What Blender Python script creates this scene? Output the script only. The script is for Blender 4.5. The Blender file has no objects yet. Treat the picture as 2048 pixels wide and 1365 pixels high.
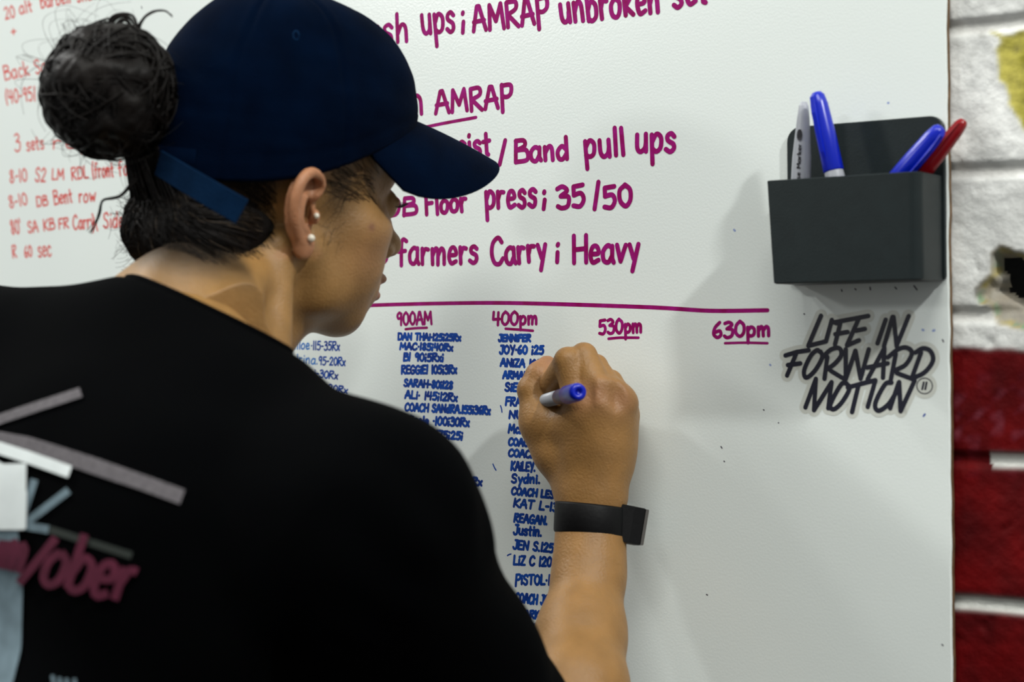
import bpy, bmesh, math, random
import numpy as np
from mathutils import Vector, Matrix
from mathutils.bvhtree import BVHTree

random.seed(7)
RNG = np.random.RandomState(11)
SC = bpy.context.scene
COL = SC.collection

# ------------------------------------------------------------------ camera
FPX, CX, CY = 3500.0, 1024.0, 682.5
PSI, PIT, ROL = math.radians(33.7), math.radians(-0.15), math.radians(-0.55)
CAM = np.array([0.4294825, -1.20281277, 1.38])
_f = np.array([-math.sin(PSI) * math.cos(PIT), math.cos(PSI) * math.cos(PIT), math.sin(PIT)])
_r0 = np.array([math.cos(PSI), math.sin(PSI), 0.0])
_u0 = np.cross(_r0, _f)
CR = math.cos(ROL) * _r0 + math.sin(ROL) * _u0
CU = -math.sin(ROL) * _r0 + math.cos(ROL) * _u0
CF = _f
cam_d = bpy.data.cameras.new('camera')
cam = bpy.data.objects.new('camera', cam_d)
COL.objects.link(cam)
cam.matrix_world = Matrix(((CR[0], CU[0], -CF[0], CAM[0]), (CR[1], CU[1], -CF[1], CAM[1]), (CR[2], CU[2], -CF[2], CAM[2]), (0, 0, 0, 1)))
cam_d.sensor_width = 36.0
cam_d.lens = FPX / 2048 * 36
cam_d.clip_start = 0.05
cam_d.dof.use_dof = True
cam_d.dof.focus_distance = 1.41
cam_d.dof.aperture_fstop = 4.6
SC.camera = cam

# ------------------------------------------------------------------ light
w = bpy.data.worlds.new('gym_ambient')
SC.world = w
w.use_nodes = True
w.node_tree.nodes['Background'].inputs[0].default_value = (0.97, 1.0, 0.99, 1)
w.node_tree.nodes['Background'].inputs[1].default_value = 0.27


def area(name, loc, target, power, sx, sy, col):
    d = bpy.data.lights.new(name, 'AREA')
    d.energy = power; d.shape = 'RECTANGLE'; d.size = sx; d.size_y = sy; d.color = col
    o = bpy.data.objects.new(name, d)
    COL.objects.link(o)
    o.location = loc
    v = Vector(target) - Vector(loc)
    o.rotation_euler = v.to_track_quat('-Z', 'Y').to_euler()
    return o


area('ceiling_lamp', (2.15, -1.05, 3.55), (-0.3, 0, 1.4), 58, 0.14, 0.14, (1.0, 1.0, 0.97))
area('ceiling_lamp', (-2.45, -0.78, 3.45), (-0.3, 0, 1.4), 32, 0.14, 0.14, (1.0, 1.0, 0.97))
area('ceiling_lamp', (-1.95, -0.9, 3.75), (-0.3, 0, 1.4), 14, 0.16, 0.16, (1.0, 1.0, 0.97))
area('ceiling_lamp', (0.35, -1.75, 4.0), (-0.2, 0, 1.2), 53, 1.8, 0.8, (1.0, 0.99, 0.93))

area('ceiling_lamp', (-5.6, -7.0, 4.05), (-0.6, 0, 1.6), 90, 1.0, 0.7, (1.0, 1.0, 0.97))

SC.view_settings.view_transform = 'Standard'
SC.view_settings.look = 'None'
SC.view_settings.gamma = 1.0
SC.view_settings.use_curve_mapping = False
SC.view_settings.exposure = 0.06


def ray(px, py):
    return CF + CR * (px - CX) / FPX - CU * (py - CY) / FPX


def at(px, py, Z):
    """point seen at a pixel at depth Z"""
    return CAM + ray(px, py) * Z


def on(px, py, d=0.0):
    """point seen at a pixel, d metres in front of the board"""
    r = ray(px, py)
    return CAM + r * ((-d - CAM[1]) / r[1])


# ------------------------------------------------------------------ materials
def nmat(name, col, rough=0.5, spec=0.5, var=0.0, vscale=20.0, bump=0.0, bscale=200.0, bdetail=3.0, sheen=0.0, coat=0.0, sss=0.0, metal=0.0, attr=None, col2=None, stretch=None):
    m = bpy.data.materials.new(name)
    m.use_nodes = True
    nt = m.node_tree
    b = nt.nodes['Principled BSDF']
    b.inputs['Base Color'].default_value = (*col, 1)
    b.inputs['Roughness'].default_value = rough
    b.inputs['Specular IOR Level'].default_value = spec
    b.inputs['Metallic'].default_value = metal
    b.inputs['Sheen Weight'].default_value = sheen
    b.inputs['Coat Weight'].default_value = coat
    if sss:
        b.inputs['Subsurface Weight'].default_value = sss
        b.inputs['Subsurface Radius'].default_value = (0.012, 0.005, 0.003)
        b.inputs['Subsurface Scale'].default_value = 0.6
    tc = nt.nodes.new('ShaderNodeTexCoord')
    vec = tc.outputs['Object']
    if stretch:
        mp = nt.nodes.new('ShaderNodeMapping')
        mp.inputs['Scale'].default_value = stretch
        nt.links.new(vec, mp.inputs['Vector'])
        vec = mp.outputs['Vector']
    out = None
    if attr:
        a = nt.nodes.new('ShaderNodeAttribute')
        a.attribute_name = attr
        out = a.outputs['Color']
    if var or col2:
        n = nt.nodes.new('ShaderNodeTexNoise')
        n.inputs['Scale'].default_value = vscale
        n.inputs['Detail'].default_value = 4
        nt.links.new(vec, n.inputs['Vector'])
        mr = nt.nodes.new('ShaderNodeMapRange')
        mr.inputs[1].default_value = 0.3; mr.inputs[2].default_value = 0.7
        nt.links.new(n.outputs['Fac'], mr.inputs[0])
        mx = nt.nodes.new('ShaderNodeMix')
        mx.data_type = 'RGBA'
        nt.links.new(mr.outputs[0], mx.inputs[0])
        if out is not None:
            mx.blend_type = 'MULTIPLY'
            nt.links.new(out, mx.inputs[6])
            mx.inputs[7].default_value = (1 - var, 1 - var, 1 - var, 1)
        else:
            c2 = col2 or tuple(c * (1 - var) for c in col)
            mx.inputs[6].default_value = (*col, 1)
            mx.inputs[7].default_value = (*c2, 1)
        out = mx.outputs[2]
    if out is not None:
        nt.links.new(out, b.inputs['Base Color'])
    if bump:
        n2 = nt.nodes.new('ShaderNodeTexNoise')
        n2.inputs['Scale'].default_value = bscale
        n2.inputs['Detail'].default_value = bdetail
        nt.links.new(vec, n2.inputs['Vector'])
        bp = nt.nodes.new('ShaderNodeBump')
        bp.inputs['Strength'].default_value = bump
        bp.inputs['Distance'].default_value = 0.002
        nt.links.new(n2.outputs['Fac'], bp.inputs['Height'])
        nt.links.new(bp.outputs[0], b.inputs['Normal'])
    return m


M = {}
M['board'] = nmat('board_white', (0.80, 0.86, 0.835), 0.24, 0.45, var=0.035, vscale=5, bump=0.05, bscale=500, bdetail=1)
M['hardboard'] = nmat('hardboard_edge', (0.20, 0.12, 0.06), 0.8, 0.2, var=0.5, vscale=120)
M['magenta'] = nmat('magenta_ink', (0.235, 0.0005, 0.075), 0.5, 0.12, vscale=110, col2=(0.33, 0.008, 0.19))
M['blue'] = nmat('blue_ink', (0.001, 0.026, 0.22), 0.5, 0.2, vscale=90, col2=(0.003, 0.075, 0.42))
M['paleblue'] = nmat('pale_blue_ink', (0.01, 0.13, 0.48), 0.45, 0.4, vscale=90, col2=(0.02, 0.19, 0.55))
M['red'] = nmat('red_ink', (0.62, 0.03, 0.025), 0.45, 0.4, vscale=110, col2=(0.70, 0.13, 0.11))
M['speck'] = nmat('dark_speck', (0.05, 0.05, 0.07), 0.6)
M['smudge'] = nmat('ink_smudge', (0.28, 0.36, 0.62), 0.6)
M['sticker'] = nmat('sticker_film', (0.63, 0.655, 0.60), 0.3, 0.5, var=0.05, vscale=60)
M['stickerink'] = nmat('sticker_ink', (0.008, 0.009, 0.022), 0.4)
M['grey'] = nmat('grey_plastic', (0.0115, 0.0180, 0.0192), 0.42, 0.25, var=0.15, vscale=90, bump=0.08, bscale=900)
M['penblue'] = nmat('blue_plastic', (0.0, 0.013, 0.45), 0.28, 0.5, var=0.1, vscale=30)
M['penred'] = nmat('red_plastic', (0.26, 0.003, 0.008), 0.25, 0.5, var=0.1, vscale=30)
M['pengrey'] = nmat('pale_grey_plastic', (0.36, 0.38, 0.42), 0.35, 0.5, var=0.06, vscale=40)
M['penprint'] = nmat('dark_print', (0.01, 0.01, 0.015), 0.5)
M['penviolet'] = nmat('violet_print', (0.045, 0.03, 0.11), 0.35, 0.5, var=0.2, vscale=60)
M['skin'] = nmat('skin', (0.45, 0.25, 0.13), 0.47, 0.4, var=0.20, vscale=60, bump=0.28, bscale=520, bdetail=4, sss=0.10, attr='tone')
M['hair'] = nmat('dark_hair', (0.0035, 0.0028, 0.0026), 0.5, 0.16, vscale=60, col2=(0.008, 0.006, 0.005), bump=0.4, bscale=180)
M['hairbrown'] = nmat('brown_hair', (0.05, 0.034, 0.02), 0.5, 0.3)
M['navy'] = nmat('navy_cotton', (0.0002, 0.0038, 0.0150), 0.9, 0.02, var=0.45, vscale=28, bump=0.35, bscale=900, sheen=0.004)
M['navyedge'] = nmat('lit_strap_navy_cotton', (0.0030, 0.0170, 0.050), 0.88, 0.03, var=0.3, vscale=60, bump=0.4, bscale=900, sheen=0.005)  # strap navy with the light falling on it mixed in; eyelets share it
M['black'] = nmat('black_cotton', (0.0007, 0.0009, 0.0012), 0.95, 0.03, var=0.2, vscale=14, bump=0.3, bscale=700)
M['printwhite'] = nmat('white_shirt_print', (0.74, 0.80, 0.80), 0.8, 0.2, var=0.1, vscale=60)
M['printgrey'] = nmat('grey_shirt_print', (0.14, 0.13, 0.14), 0.85, 0.2, var=0.35, vscale=300)
M['printteal'] = nmat('slate_shirt_print', (0.17, 0.24, 0.28), 0.85, 0.2, var=0.35, vscale=60)
M['printmaroon'] = nmat('maroon_shirt_print', (0.115, 0.018, 0.042), 0.85, 0.2, var=0.3, vscale=60)
M['printdim'] = nmat('dim_shirt_print', (0.030, 0.036, 0.032), 0.85, 0.2)
M['rubber'] = nmat('black_rubber', (0.0020, 0.0021, 0.0027), 0.55, 0.22, var=0.3, vscale=30, bump=0.1, bscale=300)
M['steel'] = nmat('dark_steel', (0.16, 0.15, 0.14), 0.35, 0.5, metal=0.8)
M['pearl'] = nmat('pearl', (0.75, 0.70, 0.58), 0.2, 0.6, coat=0.5)
M['eye'] = nmat('eye_white', (0.62, 0.62, 0.60), 0.2, 0.5)
M['iris'] = nmat('brown_iris', (0.03, 0.015, 0.008), 0.15, 0.6)
M['denim'] = nmat('black_leggings', (0.006, 0.006, 0.008), 0.8, 0.2, var=0.2, vscale=40)
M['shoe'] = nmat('grey_trainer', (0.12, 0.12, 0.13), 0.7, 0.3, var=0.2, vscale=60)
M['floor'] = nmat('rubber_floor', (0.05, 0.05, 0.052), 0.8, 0.3, var=0.4, vscale=60, bump=0.2, bscale=300)


# ------------------------------------------------------------------ helpers
def tag(o, label=None, cat=None, group=None, kind=None):
    if label: o['label'] = label
    if cat: o['category'] = cat
    if group: o['group'] = group
    if kind: o['kind'] = kind
    return o


def empty(name, loc, label, cat, group=None):
    o = bpy.data.objects.new(name, None)
    o.empty_display_size = 0.02
    COL.objects.link(o)
    o.location = loc
    return tag(o, label, cat, group)


def link(name, me, mats, parent=None, smooth=True):
    o = bpy.data.objects.new(name, me)
    COL.objects.link(o)
    for m in (mats if isinstance(mats, (list, tuple)) else [mats]):
        me.materials.append(m)
    if smooth:
        me.polygons.foreach_set('use_smooth', np.ones(len(me.polygons), dtype=bool))
    if parent is not None:
        o.parent = parent
        chain = Matrix.Identity(4)
        p = parent
        loc = Vector((0, 0, 0))
        while p is not None:
            loc += p.location
            p = p.parent
        o.location = -loc
    return o


def mesh_of(name, V, Fc):
    me = bpy.data.meshes.new(name)
    V = np.asarray(V, dtype=np.float32)
    if isinstance(Fc, np.ndarray):
        n = Fc.shape[1]
        me.vertices.add(len(V)); me.vertices.foreach_set('co', V.ravel())
        me.loops.add(Fc.size); me.loops.foreach_set('vertex_index', Fc.astype(np.int32).ravel())
        me.polygons.add(len(Fc))
        me.polygons.foreach_set('loop_start', np.arange(0, Fc.size, n, dtype=np.int32))
        me.update(calc_edges=True)
        me.validate()
    else:
        me.from_pydata([tuple(map(float, v)) for v in V], [], [tuple(map(int, f)) for f in Fc])
        me.update()
    return me


def bm_obj(name, bm, mats, parent=None, smooth=True):
    me = bpy.data.meshes.new(name)
    bmesh.ops.recalc_face_normals(bm, faces=bm.faces)
    bm.to_mesh(me)
    bm.free()
    return link(name, me, mats, parent, smooth)


def catmull(P, n=6, closed=False):
    P = np.asarray(P, dtype=float)
    if len(P) < 3:
        return P
    Q = np.vstack([P[-1:], P, P[:2]]) if closed else np.vstack([2 * P[0] - P[1], P, 2 * P[-1] - P[-2]])
    out = []
    for i in range(1, len(Q) - 2):
        a, b, c, d = Q[i - 1], Q[i], Q[i + 1], Q[i + 2]
        for t in np.arange(n) / n:
            out.append(0.5 * (2 * b + (c - a) * t + (2 * a - 5 * b + 4 * c - d) * t * t + (3 * b - a - 3 * c + d) * t ** 3))
    if not closed:
        out.append(P[-1])
    return np.array(out)


def noise3(P, seed=0, scale=1.0, octaves=3):
    """cheap smooth noise: sums of sines in random directions"""
    r = np.random.RandomState(seed)
    P = np.asarray(P) * scale
    s = np.zeros(P.shape[0])
    for o in range(octaves):
        for k in range(5):
            d = r.normal(size=3); d /= np.linalg.norm(d)
            s += np.sin(P @ d * (2.0 ** o) * r.uniform(.7, 1.3) * 6.28 + r.uniform(0, 6.28)) * (0.5 ** o) / 5
    return s


# ---- signed distance fields and surface nets
class Field:
    def __init__(s, lo, hi, h):
        s.lo = np.array(lo, dtype=float); s.h = h
        s.n = np.ceil((np.array(hi) - s.lo) / h).astype(int) + 1
        s.v = np.full(tuple(s.n), 0.2, dtype=np.float32)
        s.ax = [(s.lo[i] + h * np.arange(s.n[i])).astype(np.float32) for i in range(3)]

    def box(s, lo, hi):
        a = np.clip(np.floor((np.array(lo) - s.lo) / s.h).astype(int), 0, s.n)
        b = np.clip(np.ceil((np.array(hi) - s.lo) / s.h).astype(int) + 1, 0, s.n)
        sl = tuple(slice(a[i], b[i]) for i in range(3))
        g = (s.ax[0][sl[0]][:, None, None], s.ax[1][sl[1]][None, :, None], s.ax[2][sl[2]][None, None, :])
        return sl, g

    def put(s, sl, d, k, mode):
        a = s.v[sl]
        if a.size == 0:
            return
        d = d.astype(np.float32)
        if mode == 'sub':
            d = -d
        if k <= 0:
            s.v[sl] = np.minimum(a, d) if mode == 'add' else np.maximum(a, d)
            return
        if mode == 'add':
            h = np.clip(.5 + .5 * (d - a) / k, 0, 1)
            s.v[sl] = d + (a - d) * h - k * h * (1 - h)
        else:
            h = np.clip(.5 - .5 * (d - a) / k, 0, 1)
            s.v[sl] = d + (a - d) * h + k * h * (1 - h)

    def ell(s, c, r, k=0.0, mode='add', rot=None):
        c = np.asarray(c, dtype=float); r = np.asarray(r, dtype=float) * np.ones(3)
        R = r.max() + k + 3 * s.h
        sl, (x, y, z) = s.box(c - R, c + R)
        x = x - c[0]; y = y - c[1]; z = z - c[2]
        if rot is not None:
            m = np.asarray(rot)
            x, y, z = m[0, 0] * x + m[0, 1] * y + m[0, 2] * z, m[1, 0] * x + m[1, 1] * y + m[1, 2] * z, m[2, 0] * x + m[2, 1] * y + m[2, 2] * z
        k0 = np.sqrt((x / r[0]) ** 2 + (y / r[1]) ** 2 + (z / r[2]) ** 2)
        k1 = np.sqrt((x / r[0] ** 2) ** 2 + (y / r[1] ** 2) ** 2 + (z / r[2] ** 2) ** 2) + 1e-6
        s.put(sl, k0 * (k0 - 1) / k1, k, mode)

    def cap(s, a, b, r1, r2, k=0.0, mode='add'):
        a = np.asarray(a, dtype=float); b = np.asarray(b, dtype=float)
        R = max(r1, r2) + k + 3 * s.h
        sl, (x, y, z) = s.box(np.minimum(a, b) - R, np.maximum(a, b) + R)
        ba = b - a
        L = ba @ ba + 1e-12
        t = np.clip(((x - a[0]) * ba[0] + (y - a[1]) * ba[1] + (z - a[2]) * ba[2]) / L, 0, 1)
        d = np.sqrt((x - a[0] - t * ba[0]) ** 2 + (y - a[1] - t * ba[1]) ** 2 + (z - a[2] - t * ba[2]) ** 2) - (r1 + (r2 - r1) * t)
        s.put(sl, d, k, mode)

    def chain(s, pts, rad, k=0.0, mode='add'):
        for i in range(len(pts) - 1):
            s.cap(pts[i], pts[i + 1], rad[i], rad[i + 1], k, mode)

    def halfspace(s, p, n, lo=None, hi=None):
        """cuts away everything on the side the normal points to, inside the box lo..hi"""
        n = np.asarray(n, dtype=float); n /= np.linalg.norm(n)
        sl, (x, y, z) = s.box(s.lo if lo is None else lo, s.lo + s.h * s.n if hi is None else hi)
        d = (x - p[0]) * n[0] + (y - p[1]) * n[1] + (z - p[2]) * n[2]
        s.v[sl] = np.maximum(s.v[sl], d.astype(np.float32))

    def nets(s):
        v = s.v
        v[0], v[-1], v[:, 0], v[:, -1], v[:, :, 0], v[:, :, -1] = (0.01,) * 6
        ins = v < 0
        n = v.shape
        cs = [(i, j, k) for i in (0, 1) for j in (0, 1) for k in (0, 1)]
        cnt = np.zeros((n[0] - 1, n[1] - 1, n[2] - 1), dtype=np.int8)
        for (i, j, k) in cs:
            cnt += ins[i:n[0] - 1 + i, j:n[1] - 1 + j, k:n[2] - 1 + k]
        act = np.argwhere((cnt > 0) & (cnt < 8))
        idx = np.full(cnt.shape, -1, dtype=np.int32)
        idx[act[:, 0], act[:, 1], act[:, 2]] = np.arange(len(act))
        vals = {c: v[act[:, 0] + c[0], act[:, 1] + c[1], act[:, 2] + c[2]] for c in cs}
        acc = np.zeros((len(act), 3)); num = np.zeros(len(act))
        for c in cs:
            for a in range(3):
                if c[a] == 0:
                    e = list(c); e[a] = 1; e = tuple(e)
                    va, vb = vals[c], vals[e]
                    m = (va < 0) != (vb < 0)
                    t = np.where(m, va / np.where(m, va - vb, 1), 0)
                    p = np.repeat(np.array([c], dtype=float), len(act), 0)
                    p[:, a] += t
                    acc += p * m[:, None]; num += m
        V = s.lo + (act + acc / num[:, None]) * s.h
        quads = []
        for a in range(3):
            b, c = (a + 1) % 3, (a + 2) % 3
            lo = [slice(None)] * 3; hi = [slice(None)] * 3
            lo[a] = slice(0, n[a] - 1); hi[a] = slice(1, n[a])
            i0 = ins[tuple(lo)]; i1 = ins[tuple(hi)]
            e = np.argwhere(i0 != i1)
            e = e[(e[:, b] > 0) & (e[:, c] > 0) & (e[:, b] < n[b] - 1) & (e[:, c] < n[c] - 1)]
            fl = i0[e[:, 0], e[:, 1], e[:, 2]]
            q = []
            for db, dc in ((-1, -1), (0, -1), (0, 0), (-1, 0)):
                t = e.copy(); t[:, b] += db; t[:, c] += dc
                q.append(idx[t[:, 0], t[:, 1], t[:, 2]])
            q = np.stack(q, 1)
            q[~fl] = q[~fl][:, ::-1]
            quads.append(q)
        return V, np.concatenate(quads)


def relax(V, Q, it=2, f=0.5):
    for _ in range(it):
        acc = np.zeros_like(V); num = np.zeros(len(V))
        for i in range(4):
            for j in (1, 3):
                np.add.at(acc, Q[:, i], V[Q[:, (i + j) % 4]]); np.add.at(num, Q[:, i], 1)
        V = V * (1 - f) + f * acc / np.maximum(num, 1)[:, None]
    return V


def tubes(strands, radii, sides=4, taper=0.35):
    """polylines -> one mesh of thin tubes"""
    Vs, Fs, base = [], [], 0
    ang = np.arange(sides) * 2 * math.pi / sides
    for P, r in zip(strands, radii):
        P = np.asarray(P, dtype=float); n = len(P)
        T = np.gradient(P, axis=0); T /= np.linalg.norm(T, axis=1)[:, None] + 1e-12
        ref = np.array([0.13, 0.31, 0.94]) if abs(T[:, 2]).mean() < 0.9 else np.array([1.0, 0.1, 0])
        A = np.cross(T, ref); A /= np.linalg.norm(A, axis=1)[:, None] + 1e-12
        B = np.cross(T, A)
        rr = r * (1 - (1 - taper) * np.linspace(0, 1, n) ** 2) if np.isscalar(r) else np.asarray(r)
        ring = P[:, None, :] + rr[:, None, None] * (np.cos(ang)[None, :, None] * A[:, None, :] + np.sin(ang)[None, :, None] * B[:, None, :])
        Vs.append(ring.reshape(-1, 3))
        i = np.arange(n - 1)[:, None] * sides + np.arange(sides)[None, :]
        j = np.arange(n - 1)[:, None] * sides + (np.arange(sides)[None, :] + 1) % sides
        Fs.append((np.stack([i, j, j + sides, i + sides], -1).reshape(-1, 4)) + base)
        base += n * sides
    return np.concatenate(Vs), np.concatenate(Fs)


def grid_faces(nu, nv, wrap=False):
    f = []
    for i in range(nu - 1):
        for j in range(nv if wrap else nv - 1):
            f.append((i * nv + j, i * nv + (j + 1) % nv, (i + 1) * nv + (j + 1) % nv, (i + 1) * nv + j))
    return f


def lathe(profile, n=24):
    """profile of (radius, height) -> closed solid about z"""
    V, Fc = [], []
    for r, z in profile:
        for k in range(n):
            a = 2 * math.pi * k / n
            V.append((r * math.cos(a), r * math.sin(a), z))
    Fc = grid_faces(len(profile), n, True)
    Fc.append(tuple(range(n))[::-1])
    Fc.append(tuple(range((len(profile) - 1) * n, len(profile) * n)))
    return np.array(V), Fc


def frame_z(d):
    d = np.asarray(d, dtype=float); d = d / np.linalg.norm(d)
    a = np.cross([0, 0, 1.0], d)
    a = np.array([1.0, 0, 0]) if np.linalg.norm(a) < 1e-6 else a / np.linalg.norm(a)
    return np.stack([a, np.cross(d, a), d], 1)

# ------------------------------------------------------------------ hand lettering
GLYPHS = {
 'A': (62, '0,0 24,98 34,98 58,0|4,36 54,40'), 'B': (55, '4,0 6,100|~6,98 40,98 44,72 8,55|~8,55 50,52 52,10 4,2'),
 'C': (56, '~52,82 36,100 10,80 2,40 14,5 36,0 54,18'), 'D': (60, '6,0 4,100|~4,98 45,92 56,50 42,8 4,2'),
 'E': (48, '44,98 6,96 4,2 46,2|6,50 38,52'), 'F': (48, '46,100 6,96 4,0|6,52 38,54'),
 'G': (60, '~54,84 34,100 8,78 3,38 18,3 42,2 54,20 54,42|54,42 34,42'), 'H': (58, '4,0 4,100|54,0 54,100|4,48 54,52'),
 'I': (14, '7,0 7,100'), 'J': (45, '~36,100 38,30 30,3 12,0 2,18|16,100 46,100'), 'K': (54, '4,0 5,100|50,98 8,46 52,0'),
 'L': (46, '4,100 4,2 44,4'), 'M': (72, '2,0 8,98 34,30 60,98 68,0'), 'N': (60, '4,0 5,98 52,4 54,100'),
 'O': (60, '~30,100 6,76 4,30 28,0 52,24 54,70 30,100'), 'P': (52, '4,-22 6,100|~6,98 46,98 48,62 30,46 7,48'),
 'R': (56, '4,0 5,98|~5,98 44,98 46,70 8,50|8,50 52,0'), 'S': (50, '~44,84 30,100 8,88 10,62 38,42 42,12 22,-1 2,14'),
 'T': (54, '0,98 54,100|27,98 25,0'), 'U': (56, '~4,100 4,30 22,0 42,10 50,40|51,100 52,0'), 'W': (74, '2,100 18,2 36,70 52,2 72,100'),
 'Y': (52, '2,100 26,50|50,100 22,-10'), 'Z': (50, '2,96 48,98 4,2 50,4'), 'X': (50, '2,0 48,98|4,98 48,0'), 'Q': (60, '~30,100 6,76 4,30 28,0 52,24 54,70 30,100|34,24 56,-8'),
 'a': (47, '~40,52 22,62 4,40 6,8 24,0 38,22|40,60 40,14 46,0'), 'b': (46, '4,100 6,0|~6,30 20,60 40,48 40,14 22,-2 6,8'),
 'c': (40, '~38,50 22,62 4,38 10,4 26,0 38,12'), 'd': (48, '~38,46 20,60 4,34 8,4 24,0 38,24|40,100 41,0'),
 'e': (42, '~5,32 36,36 30,60 12,58 4,28 14,2 38,10'), 'f': (38, '~36,92 22,100 14,80 13,0|0,52 32,56'),
 'g': (46, '~40,50 22,62 4,38 10,6 26,2 40,24|~41,60 42,-10 28,-34 6,-24'), 'h': (44, '4,100 6,0|~6,30 22,60 36,50 38,0'),
 'i': (14, '7,58 7,0|7,84 8,88'), 'k': (44, '4,100 6,0|36,60 8,28 40,0'), 'l': (15, '7,100 8,0'),
 'm': (68, '4,60 6,0|~6,34 18,60 30,50 32,0|~32,34 46,60 58,48 60,0'), 'n': (46, '4,60 6,0|~6,30 22,62 36,50 38,0'),
 'o': (46, '~22,62 4,40 6,10 22,0 38,14 40,46 22,62'), 'p': (46, '5,60 8,-42|~7,36 22,62 40,48 38,14 22,2 8,10'),
 'q': (46, '~40,52 22,62 4,40 6,8 24,0 38,22|40,60 40,-40'),
 'r': (36, '4,60 6,0|~6,32 16,56 32,56'), 's': (40, '~35,52 22,62 8,54 10,38 30,26 32,8 18,-1 2,8'),
 't': (36, '14,90 15,4 24,0|0,56 32,60'), 'u': (46, '~4,60 6,16 18,0 34,12 38,34|39,60 40,0'), 'v': (40, '2,60 18,0 38,60'),
 'w': (62, '2,60 14,2 30,44 44,2 58,60'), 'x': (40, '2,0 38,60|4,60 38,0'), 'y': (42, '4,60 20,8|40,60 14,-38'), 'z': (40, '2,58 36,60 4,2 40,4'),
 '0': (52, '~26,100 6,74 5,26 26,0 46,26 47,74 26,100'), '1': (18, '8,100 8,0'), '2': (52, '~4,78 22,100 44,80 30,40 4,2|4,2 50,4'),
 '3': (48, '~4,92 26,100 42,80 16,56|~16,56 46,48 42,8 18,-2 2,10'), '4': (52, '8,100 4,44 48,46|40,98 38,0'),
 '5': (50, '46,98 10,96 8,56|~8,56 36,60 46,30 30,0 4,6'), '6': (48, '~36,98 10,66 4,24 22,0 42,16 36,42 8,34'),
 '7': (46, '2,98 44,98 16,0'), '8': (48, '~40,84 24,100 8,82 24,56 42,24 24,0 6,22 24,54 40,84'),
 '9': (48, '~40,86 24,100 6,78 14,52 36,62 42,90|41,88 38,0'),
 ';': (18, '8,84 8,90|9,46 6,-4'), '!': (16, '9,104 8,32|6,2 6,6'), '/': (42, '2,-8 36,106'), '(': (24, '~20,108 6,60 16,-10'),
 '-': (32, '3,44 28,46'), '.': (16, '6,2 7,5'), '*': (18, '7,46 8,49'), "'": (16, '6,104 8,80'), '+': (30, '14,70 14,10|2,40 28,42'), ' ': (34, ''),
}


def text_strokes(text, gap=11, jit=2.0, rs=None):
    rs = rs or RNG
    x, out = 0.0, []
    for ch in text:
        wd, code = GLYPHS[ch]
        dy = rs.uniform(-jit, jit)
        for st in [c for c in code.split('|') if c]:
            cur = st[0] == '~'
            P = np.array([[float(q) for q in p.split(',')] for p in st.lstrip('~').split()])
            P = P + rs.uniform(-jit, jit, P.shape) * 0.6
            if cur:
                P = catmull(P, 5)
            P[:, 0] += x; P[:, 1] += dy
            out.append(P / 100)
        x += wd + gap
    return out, (x - gap) / 100


def layout(text, p0, p1, cap, slant=0.04, gap=11, jit=2.0):
    """strokes of a line of lettering as pixel polylines between two baseline pixels"""
    S, wd = text_strokes(text, gap, jit)
    p0 = np.array(p0, dtype=float); p1 = np.array(p1, dtype=float)
    d = p1 - p0
    up = np.array([d[1], -d[0]]) / np.linalg.norm(d) * cap
    return [p0 + d * ((s[:, :1] + slant * s[:, 1:]) / wd) + up * s[:, 1:] for s in S]


def ribbon(polys, width, y0=-0.00003, dy=-2.5e-7, nd=10, plane=True):
    """flat marker strokes lying on the board; width in metres"""
    V, Fc, k = [], [], 0
    ang = np.arange(nd) * 2 * math.pi / nd
    for P in polys:
        P = np.asarray(P)
        W = np.full(len(P), width) if np.isscalar(width) else np.asarray(width)
        for i in range(len(P)):
            r = width / 2 if np.isscalar(width) else W[i] / 2
            y = y0 + dy * k; k += 1
            b = len(V)
            for a in ang:
                V.append((P[i, 0] + r * math.cos(a), y, P[i, 1] + r * math.sin(a)))
            Fc.append(tuple(range(b, b + nd)))
            if i + 1 < len(P):
                t = P[i + 1] - P[i]; L = np.linalg.norm(t)
                if L < 1e-7: continue
                nrm = np.array([-t[1], t[0]]) / L * r
                y = y0 + dy * k; k += 1
                b = len(V)
                for q in (P[i] - nrm, P[i + 1] - nrm, P[i + 1] + nrm, P[i] + nrm):
                    V.append((q[0], y, q[1]))
                Fc.append((b, b + 1, b + 2, b + 3))
    return V, Fc


def tobrd(P):
    return np.array([[q[0], q[2]] for q in (on(a, b) for a, b in P)])


# ------------------------------------------------------------------ the setting
def poly_sd(X, Z, poly):
    """signed distance (negative inside) of points to a polygon"""
    P = np.array(poly); d = np.full(X.shape, 9.0); ins = np.zeros(X.shape, dtype=bool)
    for i in range(len(P)):
        a, b = P[i], P[(i + 1) % len(P)]
        e = b - a
        t = np.clip(((X - a[0]) * e[0] + (Z - a[1]) * e[1]) / (e @ e + 1e-12), 0, 1)
        d = np.minimum(d, np.hypot(X - a[0] - t * e[0], Z - a[1] - t * e[1]))
        c = ((a[1] > Z) != (b[1] > Z)) & (X < (b[0] - a[0]) * (Z - a[1]) / (b[1] - a[1] + 1e-12) + a[0])
        ins ^= c
    return np.where(ins, -d, d)


def pxpoly(pts):
    return [(q[0], q[2]) for q in (on(a, b, -0.008) for a, b in pts)]


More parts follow.
